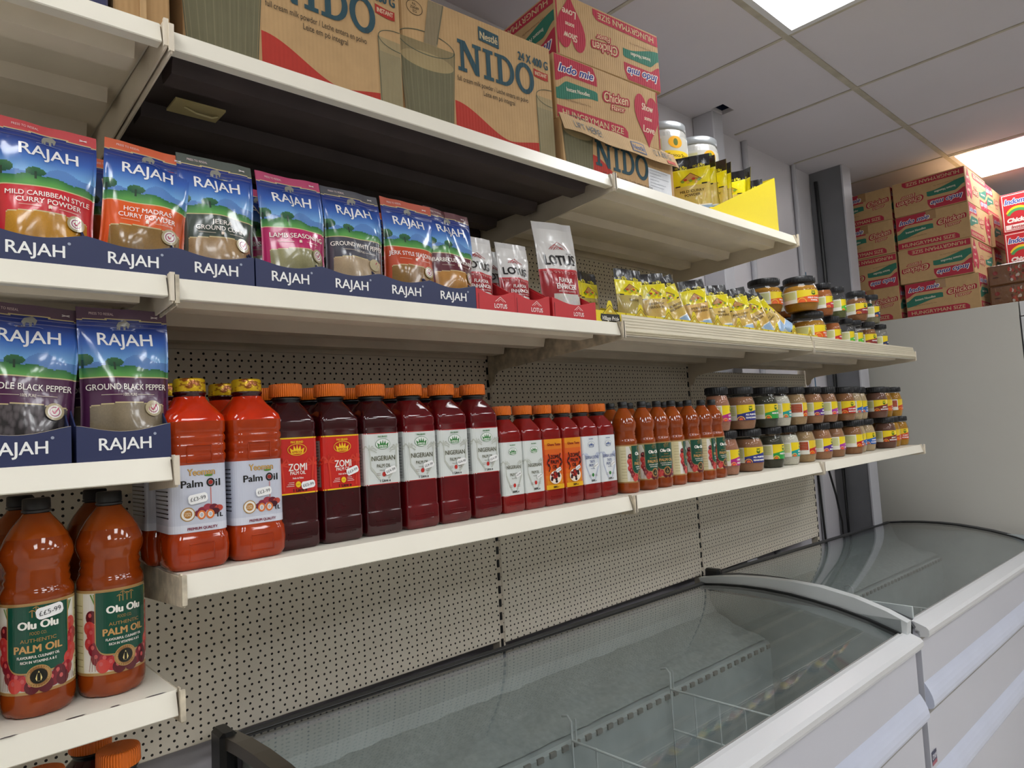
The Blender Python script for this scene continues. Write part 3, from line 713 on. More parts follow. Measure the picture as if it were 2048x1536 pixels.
# ---------------------------------------------------------------- white and red flavour enhancer bags
def lotus_bag(W, H, seed):
    sh = pouch_shape(W, H, .036, seed, curl=.03, wr=.0022, top=.8); rnd = random.Random(seed)
    def cf(x, q):
        if q > .93: return lin('C9C7C6')
        if q > .52: return mixc(lin('D9D7D5'), lin('BDBAB8'), sst(.5, 1, abs(x)) * .6)
        if .505 < q < .512: return lin('C23A40')
        w = .25 + .02 * (1 - x * x)
        if q < w and -.62 < x < .9: return tuple(v * rnd.uniform(.9, 1.05) for v in lin('CFCBC4'))
        return lin('A01A24')
    mb = pouch_mb(sh, W, H, cf, 40, 56, back=lin('C8C4C2')); A = Art(mb, pouchS(sh, H), du=.01, dh=.00006); k = W / .1
    y = .72 * H
    for a, b, c in ((-.020, 0, .018), (-.013, .0, .026), (-.006, .0, .014)): A.line([(a * k, y), ((a + c) / 2 * k, y + .016 * k * (c / .026)), (c * k, y)], .0011, 'B23A3C')
    for i in range(5): A.ring((-.012 + .006 * i) * k, y + .0045, .0042, .003, .0008, 'B23A3C', 10)
    A.text('LOTUS', 0, .612 * H, .0195 * k, '161416', w=.074 * k, bold=.03); A.text('BRAND', .024 * k, .675 * H, .003, '3A3436', w=.012 * k)
    for i in range(9):
        x = (-.044 + .0095 * i) * k; A.line([(x, .487 * H), (x + .006 * k, .487 * H), (x + .006 * k, .472 * H), (x + .002 * k, .472 * H)], .0009, 'E0A8A6')
    A.text('FLAVOUR', .004 * k, .405 * H, .0085 * k, 'F4EDEA', w=.042 * k, bold=.02); A.text('ENHANCER', .004 * k, .34 * H, .0095 * k, 'F4EDEA', w=.056 * k, bold=.02); A.text('MONOSODIUM GLUTAMATE', .004 * k, .29 * H, .0034 * k, 'E4CFCB', w=.05 * k)
    r = empty('seasoning_bag'); mb.build('bag_body', 'film', r); r['category'] = 'bag'; return r
def lotus_tray(w):
    r, mb, A = display_tray(w, .16, .045, .09, 'C0242B', '8A6A56', 'D8403C', .012)
    A.text('LOTUS', .012, .0125, .0095, 'F6E8E4', w=.034, bold=.02); A.line([(-.002, .021), (.012, .031), (.026, .021)], .0012, 'F2D8D4'); A.line([(.004, .021), (.012, .027), (.02, .021)], .0008, 'F2D8D4')
    A.line([(-w / 2 + .006, .002), (-w / 2 + .006, .034)], .0012, '5A0E14')
    mb.build('front_panel', 'carton', r); r['category'] = 'tray'; return r
lb = lotus_bag(.086, .168, 3); lB = lotus_bag(.128, .236, 5); GB_ = 'white and red flavour enhancer bags'
place(lb, USED, (.610, -.425, ZM + .0022), -.1, 'small white and red flavour enhancer bag in the left red tray', GB_, (-.02, .04))
place(lb, USED, (.655, -.345, ZM + .0022), .05, 'small white and red flavour enhancer bag peeking between two others', GB_, (-.04, .02))
place(lb, USED, (.722, -.425, ZM + .0022), -.08, 'small white and red flavour enhancer bag in the middle red tray', GB_, (-.02, .01))
place(lb, USED, (.735, -.345, ZM + .0072), .05, 'white flavour enhancer bag top showing behind the middle bag', GB_, (-.03, 0))
place(lB, USED, (.868, -.432, ZM + .0022), -.05, 'large white and red flavour enhancer bag beside the yellow sachets', GB_, (-.015, -.06))
lt = lotus_tray(.104); ltb = lotus_tray(.146)
place(lt, USED, (.618, -.4775, ZM + .0003), 0, 'left red display tray beside the last dark blue tray', 'red display trays')
place(lt, USED, (.7225, -.4775, ZM + .0003), 0, 'middle red display tray holding a small white bag', 'red display trays')
place(ltb, USED, (.857, -.4775, ZM + .0003), 0, 'wide red display tray holding the large white bag', 'red display trays')
# ---------------------------------------------------------------- yellow sachets
def vp_sachet(l1, l2, seed, body='D8BE62'):
    W, H = .098, .158; sh = pouch_shape(W, H, .03, seed, curl=.02, wr=.002, top=.82, pinch=.07); BD = lin(body); YE = lin('EBDB12'); rnd = random.Random(seed)
    def cf(x, q):
        if q > .805: return lin('141315')
        if q > .795: return lin('EFE23A')
        if q > .545 + .025 * x * x: return YE
        if q > .535 + .025 * x * x: return lin('2A2616')
        s_ = .20 + .03 * math.sin(2 * x + .5)
        if q > s_: return tuple(v * rnd.uniform(.95, 1.03) for v in BD)
        if q > s_ - .012: return lin('F2EFE6')
        return mixc(lin('6E9AD4'), lin('A9C6E6'), (x + 1) / 2) if x > .1 else mixc(lin('3E6A48'), lin('D8E4E8'), (x + 1) / 1.3)
    mb = pouch_mb(sh, W, H, cf, 36, 48, back=lin('C9B820')); A = Art(mb, pouchS(sh, H), du=.01, dh=.00006)
    for x in (-.022, .022): A.text('69p', x + .006, .842 * H, .0095, 'EFE23A', w=.017, bold=.02); A.text('ONLY', x - .010, .842 * H, .0050, 'EFE23A', w=.010)
    A.poly([(-.024, .625 * H), (0, .735 * H), (.026, .625 * H)], 'C08A4A'); A.line([(-.026, .622 * H), (0, .742 * H), (.028, .622 * H)], .0015, '6A3A1E')
    for i in range(7): A.ell(-.02 + .0068 * i, .615 * H + .004 * math.sin(i * 2.1), .0045, .0032, ('7A9A2A', 'B03A22', 'D8A83A')[i % 3], 9)
    A.text(l1, .002, .455 * H, .0066, '4A3410', w=min(.062, .0072 * len(l1)), bold=.02); 
    if l2: A.text(l2, .002, .395 * H, .0066, '4A3410', w=min(.062, .0066 * len(l2)), bold=.02)
    for a in range(7):
        t = math.radians(20 + 23 * a); A.line([(-.016, .06 * H), (-.016 + .017 * math.cos(t), .06 * H + .014 * math.sin(t))], .0026, ('2E5A3A', '3F7A46')[a % 2])
    r = empty('seasoning_sachet'); mb.build('sachet_body', 'film_small', r); r['category'] = 'sachet'; return r
def vp_tray():
    r = empty('display_tray'); w, d, h = .118, .15, .030; c = lin('E9D214'); t = .0016; mb = MB()
    mb.box(-w / 2, w / 2, 0, d, 0, t, c); mb.box(-w / 2, w / 2, d - t, d, 0, .075, c)
    for s_ in (-1, 1):
        x = s_ * w / 2; a, b = sorted((x, x - s_ * t)); mb.prism([(0, 0), (d, 0), (d, .075), (d * .6, .05), (.01, h), (0, h)], 'x', a, b, c)
    mb.build('carton_body', 'carton', r)
    mb = MB(); n = 28; top = lambda x: h + .026 * math.exp(-(x / .011) ** 4) + .0 * x; us = [-w / 2 + w * i / n for i in range(n + 1)]
    for y, fl in ((-.0003, 0), (t, 1)):
        fs = [(i, i + 1, n + 2 + i, n + 1 + i) for i in range(n)]; mb.add([(u, y, 0) for u in us] + [(u, y, top(u)) for u in us], [f[::-1] for f in fs] if fl else fs, c)
    mb.add([(u, -.0003, top(u)) for u in us] + [(u, t, top(u)) for u in us], [(i, i + 1, n + 2 + i, n + 1 + i) for i in range(n)], lin('F2E67A'))
    A = Art(mb, planeS((0, -.0003, 0), (1, 0, 0), (0, 0, 1), (0, -1, 0)))
    A.poly([(-.02, .026), (0, .041), (.02, .026), (.014, .022), (-.014, .022)], 'C9A81A'); A.ell(0, .027, .006, .006, 'F2EE9A', 16, 0, 180); A.line([(-.028, .023), (0, .0455), (.028, .023)], .0014, '2A2410')
    A.poly([(-.034, .004), (.034, .004), (.037, .012), (.034, .024), (-.02, .022), (-.036, .022), (-.038, .012)], '1C1A18'); A.text('Village Pride', 0, .0125, .0105, 'F1EEE6', w=.062, bold=.01, shear=.3)
    mb.build('front_panel', 'carton', r); r['category'] = 'tray'; return r
vt = vp_tray()
for k in range(10):
    x = .990 + .1225 * k
    place(vt, USED, (x, -.472, ZM + .0003), 0, ('yellow display tray with its script name in full view beside the wide red tray' if k == 0 else 'yellow display tray with a rounded tab, %s along the row from the wide red tray' % ('first', 'second', 'third', 'fourth', 'fifth', 'sixth', 'seventh', 'eighth', 'ninth', 'tenth')[k]), 'yellow display trays')
VS = [('THYME', '', 'B5A25A'), ('EVERYDAY', 'SEASONING', 'D2B264'), ('ALL PURPOSE', 'SEASONING', 'D8BA62'), ('PERI PERI', 'SEASONING', 'DDB262'), ('PORK', 'SEASONING', 'DCBC6A'), ('MILD CURRY', 'POWDER', 'DCB860'), ('HOT CURRY', 'POWDER', 'D8B25A'), ('FISH', 'SEASONING', 'D6B668')]
vs_p = [vp_sachet(a, b, 20 + i, c) for i, (a, b, c) in enumerate(VS)]
# (design, x, y, lean sideways, lean back, yaw, lift)
VL = [(1, .972, -.37, .0, -.05, .1, 0), (0, 1.060, -.355, -.03, -.06, .1, 0), (0, 1.142, -.42, .0, -.02, -.15, .003), (1, 1.258, -.42, -.10, -.02, -.25, .004), (2, 1.365, -.42, -.40, -.03, -.3, .010),
      (2, 1.335, -.35, -.1, -.05, 0, 0), (3, 1.475, -.42, -.16, -.02, -.3, .010), (4, 1.592, -.42, -.10, -.02, -.3, .006), (5, 1.722, -.42, -.18, -.02, -.42, .010), (6, 1.855, -.42, -.42, -.02, -.42, .018), (7, 1.85, -.34, -.25, -.05, -.1, .006),
      (7, 1.955, -.42, -.70, -.02, -.4, .026), (5, 2.045, -.41, -.95, -.03, -.4, .034)]
VN = ['yellow sachet with a black top half hidden behind the large white bag', 'yellow thyme sachet standing behind and left of the front thyme one', 'yellow thyme sachet with a greenish lower half in front', 'yellow everyday seasoning sachet leaning on the thyme sachet',
      'yellow all purpose seasoning sachet slumped low between two taller ones', 'yellow all purpose seasoning sachet standing behind the slumped one', 'yellow peri peri seasoning sachet leaning left', 'narrow-looking yellow pork seasoning sachet next to the peri peri one', 'yellow mild curry powder sachet leaning in front of the ticket strip', 'yellow hot curry powder sachet leaning over with a bright glint', 'yellow fish seasoning sachet standing behind the leaning hot curry one',
      'yellow fish seasoning sachet nearly lying down before the jars', 'yellow mild curry powder sachet lying almost flat at the end by the jars']
for (d, x, y, ly, lx, rz, up), lab in zip(VL, VN):
    place(vs_p[d], USED, (x, y, ZM + .0022 + up), rz, lab, 'yellow seasoning sachets', (lx, ly))
# ================================================================ bottles
def sticker(par, Sf, u, v, rot, text='££3·99', w=.024):
    """price gun label stuck on the bottle"""
    mb = MB(); A = Art(mb, Sf, h0=.0034, du=.003); k = w / .024
    c, s_ = math.cos(rot), math.sin(rot); A.T = lambda a, b: (u + (a * c - b * s_) * k, v + (a * s_ + b * c) * k)
    e = lambda u: .0062 - max(0, abs(u) - .010) * 1.45
    A.strip(-.0122, .0122, lambda u: -e(u), e, 'F1F1F0', 14)
    A.text(text.replace('·', '-'), 0, .0002, .0052, '2A2A30', w=.0195)
    return mb.build('price_sticker', 'paper', par)
def crown(A, cx, cy, k, col, txt):
    A.poly([(cx - .010 * k, cy - .006 * k), (cx - .0125 * k, cy + .004 * k), (cx - .0065 * k, cy), (cx - .0055 * k, cy + .008 * k), (cx - .002 * k, cy + .001 * k), (cx, cy + .0095 * k), (cx + .002 * k, cy + .001 * k), (cx + .0055 * k, cy + .008 * k), (cx + .0065 * k, cy), (cx + .0125 * k, cy + .004 * k), (cx + .010 * k, cy - .006 * k)], col)
    A.text('AIMBOUK', cx, cy - .0028 * k, .0042 * k, txt, w=.018 * k, bold=.02)
def palm(A, x, y, k, col, lean):
    A.line([(x, y), (x + lean * .3 * k, y + .016 * k), (x + lean * k, y + .030 * k)], .0022 * k, col)
    for a in range(7):
        t = math.radians(-20 + 36 * a); A.line([(x + lean * k, y + .030 * k), (x + lean * k + .010 * k * math.cos(t), y + (.030 + .008 * math.sin(t)) * k), (x + lean * k + .015 * k * math.cos(t), y + (.030 + .006 * math.sin(t) - .004) * k)], .0018 * k, col)
def square_bottle(a, H, oil, kind, big=True):
    r = empty('oil_bottle'); rc = a * .22; k = H / .271; mb = MB(); R = []
    for z, s_, q in ((0, .86, rc), (.003, .95, rc), (.008, 1, rc), (.040, 1.0, rc), (.0425, .985, rc), (.0445, .965, rc), (.047, .975, rc), (.190, .975, rc), (.1925, .955, rc), (.195, .975, rc), (.205, .99, rc * 1.2), (.212, .96, rc * 1.5), (.224, .80, a * .35), (.234, .64, a * .45), (.2395, .58, a)):
        if not big: z = z * k if z < .1 else (H - (.271 - z) * .92)
        R.append(rr_ring(a * s_, a * s_, q, z))
    mb.loft(R, True, True)
    z0, z1 = R[0][0][2], R[4][0][2]
    for zz in (.016, .025): mb.box(-a * .55, a * .55, -a - .0009, -a + .002, zz * k, zz * k + .0022, bev=.0008)
    mb.build('bottle_body', oil, r)
    zn = R[-1][0][2]; mb = MB(); rn = a * .58
    mb.lathe([(rn, zn - .001), (rn, zn + .004), (rn * 1.12, zn + .005), (rn * 1.12, zn + .0075), (rn * .95, zn + .009), (rn * .95, zn + .014)], 24); mb.build('neck_ring', 'black_plastic', r)
    mb = MB(); rk = a * .73; zc = zn + .0095; mb.lathe([(rk * .97, zc), (rk, zc + .001), (rk * .985, H - .003), (rk * .94, H - .0005), (rk * .86, H)], 36); mb.build('bottle_cap', 'cap_orange', r)
    # wrapped label
    al = a * .977; mb = MB(); m = 'label_gloss'
    L0, L1 = (.089, .181) if big else (.036, .147)
    Sf = rrS(al, al, rc, 0); A = Art(mb, Sf, du=.004); ue = al * 1.0; us = al * 2.75; f = al - rc * .4
    W = 2 * f; mid = (L0 + L1) / 2; hL = L1 - L0
    if kind == 'zomi':
        A.rect(-us, L0, ue * 1.6, L1, 'C7241C'); A.rect(-f - .004, L0, ue, L0 + .0022, 'F2C81C'); A.rect(-f - .004, L1 - .0022, ue, L1, 'F2C81C'); A.rect(-us, L0 + .006, -f - .008, L1 - .008, 'A8A29C')
        for i in range(14): A.line([(-us + .004, L0 + .012 + .0052 * i), (-f - .012, L0 + .012 + .0052 * i)], .0012, '5E5A58')
        palm(A, -.024, L0 + .006, 1.4, 'D43A26', -.002); palm(A, .024, L0 + .006, 1.4, 'D43A26', .002)
        A.ell(0, L1 - .020, .0165, .0098, 'E8BE22', 28); A.ell(0, L1 - .020, .0155, .0088, 'B81E18', 28); crown(A, 0, L1 - .021, 1.0, 'F2C81C', 'A8201A'); A.text('MAX BRAND', 0, L1 - .0075, .0038, 'F2C81C', w=.021, bold=.02)
        A.text('ZOMI', 0, mid - .002, .0118, 'F6EFE6', w=.031, bold=.014); A.text('PALM OIL', 0, mid - .0115, .0058, 'F6EFE6', w=.026, bold=.01); A.text('Huile de Palme', 0, mid - .020, .0030, 'F4E4DC', w=.018, bold=.02)
        A.ell(0, L0 + .0155, .0045, .005, 'F2C81C', 18); A.text('100%', 0, L0 + .0155, .0022, '8A1A14', w=.006)
        for s_ in (-1, 1):
            for j in range(3): A.line([(s_ * .007, L0 + .019 - .0028 * j), (s_ * (.016 + .002 * j), L0 + .019 - .0028 * j)], .0009, 'E8C9C0')
        A.text('1 Litre e', .003, L0 + .0065, .0052, '1A0E0C', w=.023, bold=.03)
    elif kind in ('nigerian', 'nigerian_small', 'sierra'):
        bl = kind == 'sierra'; g = '2B4A8C' if bl else '2E7A36'; bg = 'DCE1E4' if bl else 'D8DDDA'; tr = 'B4BDD4' if bl else 'BEC2B8'; tx = '3A4A86' if bl else '55543A'
        A.rect(-us, L0, ue * 1.6, L1, bg); 
        if big: A.rect(-f - .004, L0, ue, L0 + .0015, 'B02A2A'); A.rect(-f - .004, L1 - .0015, ue, L1, 'B02A2A')
        A.rect(-us, L0 + .006, -f - .006, L1 - .010, 'B9BCBB')
        for i in range(12): A.line([(-us + .003, L0 + .012 + .0055 * i), (-f - .010, L0 + .012 + .0055 * i)], .0011, '74787A')
        kk = .9 if big else .72
        for s_ in (-1, 1):
            palm(A, s_ * f * .78, mid - .014, 1.15 * kk, tr, s_ * .002)
            A.line([(s_ * f * .80, mid - .014), (s_ * .010 * kk, L0 + .010)], .004 * kk, tr)
        A.ell(0, L1 - .020, .0165 * kk, .0105 * kk, g, 28); A.ell(0, L1 - .020, .0158 * kk, .0098 * kk, 'E4E9E4', 28); crown(A, 0, L1 - .021, 1.05 * kk, g, 'E9F0E6'); A.text('MAX BRAND', 0, L1 - .0065, .0036 * kk, g, w=.021 * kk, bold=.02)
        if bl: A.text('SIERRA LEONE', 0, mid + .006, .0072, tx, w=W * .86, bold=.01); A.text('TASTE', 0, mid - .004, .0062, tx, w=.017, bold=.01)
        else: A.text('NIGERIAN', 0, mid + (.001 if big else .003), .0088 * (1 if big else .85), tx, w=W * .72, bold=.01)
        A.text('PALM OIL', 0, mid - .0125, .0064, tx, w=.031 * kk, bold=.01); A.text('Huile de Palme', 0, mid - .0205, .0028, tx, w=.019 * kk)
        A.ell(.0, L0 + (.018 if big else .020), .0038, .0042, '2E7A36' if bl else 'C0302A', 16)
        for s_ in (-1, 1):
            for j in range(2): A.line([(s_ * .007, L0 + .020 - .003 * j), (s_ * .015, L0 + .020 - .003 * j)], .0009, '9A8F86')
        A.text('1 Litre e' if big else '500ML e', .002, L0 + .007, .0048, '1C1A1A', w=.021 if big else .018, bold=.03)
    elif kind == 'ghana':
        A.rect(-us, L0, ue * 1.6, L1, 'D9541A'); n = 18
        for i in range(n): A.rect(-f, L0 + .008 + (hL - .008) * i / n, ue, L0 + .008 + (hL - .008) * (i + 1) / n, ['E08A1A', 'DE7A1C', 'DA661C', 'D6521C', 'D0421C', 'D04A1C', 'D6601C', 'DC7A1C', 'E2941C'][i // 2])
        A.rect(-us, L0 + .01, -f - .008, L1 - .02, 'B9A79A')
        A.rect(-f, L0, ue, L0 + .010, 'E8B01A'); A.text('Ghana Taste', 0, L1 - .012, .0058, '8A1A14', w=W * .74, bold=.03)
        for s_ in (-1, 1):
            for j in range(3): A.line([(s_ * .019, mid - .016 + .011 * j), (s_ * (.023 if j % 2 else .015), mid - .008 + .011 * j), (s_ * .019, mid + .001 + .011 * j)], .0026, '3A1210')
        A.text('ZOMI', 0, mid + .016, .0085, '2A0F0C', w=.025, bold=.03); A.text('PALM', 0, mid + .005, .0085, '2A0F0C', w=.024, bold=.03); A.text('OIL', 0, mid - .006, .0085, '2A0F0C', w=.014, bold=.03)
        A.ell(0, L0 + .026, .0185, .0145, 'F1E4D2', 28); rnd = random.Random(4)
        for i in range(26):
            q = rnd.uniform(0, 6.28); d = rnd.uniform(0, .95) ** .6; A.ell(.015 * d * math.cos(q), L0 + .026 + .011 * d * math.sin(q), .0038, .0034, rnd.choice(['7A1C1A', 'A8261C', '2A1416', 'C03A1E', '501618']), 9)
        A.text('500ML e', 0, L0 + .005, .0046, '2A1410', w=.017, bold=.03)
    mb.build('label', m, r); r['category'] = 'bottle'; r['_S'] = 0
    del r['_S']; return r, Sf, (L0, L1, f)
GBL = 'tall square palm oil bottles'; GBS = 'small square palm oil bottles'
ta, tH = .0372, .271
b1, S1, q1 = square_bottle(ta, tH, 'oil_dark', 'zomi'); b2, _, _ = square_bottle(ta, tH, 'oil_dark', 'nigerian'); b3, _, _ = square_bottle(ta, tH, 'oil_red', 'nigerian')
yb = -.4015
def put(p, x, y, z, lab, grp, rz=0.0): return place(p, USED, (x, y, z), rz, lab, grp)
# bottles standing behind come first so that stickers are only on the front ones
for k, x in enumerate((.187, .270, .358, .446, .531, .618)):
    put((b1, b1, b2, b3, b3, b3)[k], x + .015, -.312, ZL + .0003, ('tall orange-capped bottle in the second row, behind the gap before %s' % ('the first red-labelled bottle', 'the second red-labelled bottle', 'the first white-labelled bottle', 'the second white-labelled bottle', 'the third white-labelled bottle', 'the fourth white-labelled bottle')[k]), GBL, .03 * (k % 3 - 1))
FR = [(b1, .1995, 'tall dark palm oil bottle with red label, next to the gold-capped ones', (.016, .103, .12)), (b1, .2800, 'tall dark palm oil bottle with red label, second of the two', (.0165, .119, .32)), (b2, .3620, 'darkest tall palm oil bottle with white label and green crown', (.0125, .113, .28)),
      (b3, .4450, 'tall red palm oil bottle with white label, second of the four', (.0125, .1165, .22)), (b3, .5235, 'tall red palm oil bottle with white label, third of the four', (.0135, .117, .12)), (b3, .6050, 'tall red palm oil bottle with white label, last before the small ones', (.014, .117, .2))]
for k, (p, x, lab, st) in enumerate(FR):
    o = put(p, x, yb, ZL + .0003, lab, GBL, (-.02, .01, -.03, -.01, .0, .02)[k])
    sticker(o, S1, *st, text='££3·99' if k < 2 else '££4·99', w=.023)
s1, Ss, qs = square_bottle(.0305, .224, 'oil_bright', 'nigerian_small', False); s2, _, _ = square_bottle(.0305, .224, 'oil_bright', 'ghana', False); s3, _, _ = square_bottle(.0305, .224, 'oil_bright', 'sierra', False)
for k, (p, x, lab) in enumerate(((s1, .6765, 'small orange-capped bottle with white label and green crown, first of the small ones'), (s1, .7385, 'small orange-capped bottle with white label and green crown, beside the orange labels'), (s2, .8000, 'small bottle with orange label and bowl of palm fruit, first of two'), (s2, .8640, 'small bottle with orange label and bowl of palm fruit, beside the blue crowns'),
                                 (s3, .9280, 'small bottle with white label and blue crown, beside the orange labels'), (s3, .9900, 'small bottle with white label and blue crown, beside the round sauce bottles'))):
    o = put(p, x, -.408, ZL + .0003, lab, GBS, .02 * (k % 2) - .01); sticker(o, Ss, .010, .078 if k != 1 else .07, .35, '££2·99', .016)
for k, (p, x) in enumerate(((s1, .70), (s2, .815), (s3, .94))): put(p, x, -.335, ZL + .0003, 'small orange-capped bottle in the second row behind the %s labels' % ('green crown', 'orange', 'blue crown')[k], GBS)
for k, (x, y, lab) in enumerate(((-.062, -.415, 'orange-capped bottle whose lid shows below the lowest chipped shelf, in front'), (-.078, -.325, 'orange-capped bottle whose lid shows behind another below the chipped shelf'), (-.150, -.415, 'orange-capped bottle mostly hidden by the chipped shelf at the left edge'))):
    put(b1, x, y, ZL - .4975, lab, GBL)
# ---------------------------------------------------------------- gold-capped ribbed bottles
def yeoman():
    a, rc, H = .0415, .017, .277; r = empty('oil_bottle'); mb = MB()
    R = [(0, .80, .8), (.002, .90, .9), (.010, 1.0, 1), (.030, 1.03, 1), (.046, 1.0, 1), (.050, .955, 1), (.055, .955, 1), (.148, .955, 1), (.151, .975, 1), (.158, 1.0, 1), (.163, 1, 1), (.1665, .965, 1), (.170, 1, 1), (.178, 1, 1), (.1815, .965, 1), (.185, 1, 1), (.190, 1, 1), (.1935, .965, 1), (.197, 1, 1), (.212, 1.01, 1.05), (.220, .98, 1.2), (.228, .86, 1.5), (.238, .68, 1.6), (.246, .56, 3), (.2495, .53, 3)]
    mb.loft([rr_ring(a * s_, a * s_, rc * q * (.9 if s_ < .9 else 1), z, 7) for z, s_, q in R[:20]], True, False, mi=0)
    mb.loft([rr_ring(a * s_, a * s_, rc * q * (.9 if s_ < .9 else 1), z, 7) for z, s_, q in R[19:]], False, True, mi=1)
    # moulded recess frames on the front
    for z0, z1 in ((.152, .176), (.012, .036)):
        for q in ((-.017, .017, z0, z0 + .002), (-.017, .017, z1, z1 + .002), (-.018, -.016, z0, z1), (.016, .018, z0, z1)): mb.box(q[0], q[1], -a * 1.02 - .0008, -a + .002, q[2], q[3], bev=.0008)
    mb.build('bottle_body', ['oil_orange', 'oil_scarlet'], r)
    mb = MB(); mb.lathe([(.0215, .2485), (.0215, .253), (.0232, .254), (.0232, .257), (.0205, .258)], 28); mb.build('neck_ring', 'oil_dark', r)
    mb = MB(); mb.lathe([(.0225, .2565), (.0228, .258), (.0222, .2745), (.021, .2765), (.019, .277)], 32); mb.build('bottle_cap', 'cap_gold', r)
    al = a * .957; Sf = rrS(al, al, rc * .95, 0); mb = MB(); A = Art(mb, Sf, du=.0035); L0, L1 = .0535, .1495; us = al * 2.8; f = al - rc * .3
    A.rect(-us, L0, us * .7, L1, 'C6CAD8'); A.rect(-us, L0, us * .7, L0 + .011, 'D6D9E4')
    for i in range(11): A.line([(-us + .004, L0 + .022 + .0062 * i), (-f - .010, L0 + .022 + .0062 * i)], .0016, '2A2C36')
    A.text('Yeoman', .002, L1 - .0105, .0098, '8A5A2A', w=.0372, bold=.035); A.text('Yeoman', .002, L1 - .0105, .0092, 'D9B56A', w=.0365); A.ell(.012, L1 - .0165, .006, .0016, '5A8A3A', 12)
    A.text('Palm', -.011, L1 - .027, .0105, '141414', w=.029, bold=.022); A.ring(.0145, L1 - .027, .0058, .0062, .0022, '141414'); A.ell(.0145, L1 - .027, .0032, .0032, '9A2A22', 14); A.text('il', .0245, L1 - .027, .0105, '141414', w=.006, bold=.02)
    A.line([(.0145, L1 - .034), (.0145, L1 - .062)], .0011, 'C8685A')
    rnd = random.Random(2)
    for x, y, c in ((.002, .030, '8A2A3A'), (.010, .034, 'A03A48'), (.018, .033, '6A1E2E'), (.025, .031, 'B8483A'), (-.003, .026, '7A2434'), (.020, .027, '4A1826')): A.ell(x, L0 + y, .0062, .0046, c, 14)
    for x in (.001, .013): A.ell(x, L0 + .0235, .0058, .0066, 'D8743A', 18); A.ell(x, L0 + .0235, .0034, .0042, 'F3E6D8', 16); A.ell(x, L0 + .0235, .0022, .003, 'B9BCC6', 12)
    A.ell(-.0175, L0 + .026, .0098, .0098, 'A8803A', 26); A.ell(-.0175, L0 + .026, .0086, .0086, 'E9E4DC', 24); A.ell(-.0175, L0 + .026, .0058, .0058, 'B07A3A', 22); A.text('100%', -.0175, L0 + .0275, .0024, 'F3E2C2', w=.008); A.text('PURE', -.0175, L0 + .0245, .0024, 'F3E2C2', w=.008)
    A.text('1L', .0265, L0 + .0215, .0062, '14161E', w=.0075, bold=.04); A.text('PREMIUM QUALITY', .002, L0 + .0052, .0040, '7A1E3A', w=.041, bold=.03)
    mb.build('label', 'label_gloss', r); r['category'] = 'bottle'; return r, Sf
yp, Sy = yeoman(); GY = 'gold-capped ribbed palm oil bottles'
for x, y, lab in ((.030, -.335, 'gold-capped ribbed bottle in the second row behind the left end bottle'), (.078, -.240, 'gold-capped ribbed bottle in the third row, cap showing between the front two'), (.120, -.335, 'gold-capped ribbed bottle in the second row behind the right front one')): put(yp, x, y, ZL + .0003, lab, GY)
o = put(yp, .039, -.424, ZL + .0003, 'gold-capped ribbed bottle with white label at the left end of the shelf', GY, -.03); sticker(o, Sy, -.004, .101, .14, '££3·99', .026)
o = put(yp, .1265, -.420, ZL + .0003, 'gold-capped ribbed bottle with white label beside the red-labelled bottle', GY, .02); sticker(o, Sy, .004, .101, .12, '££3·99', .024)
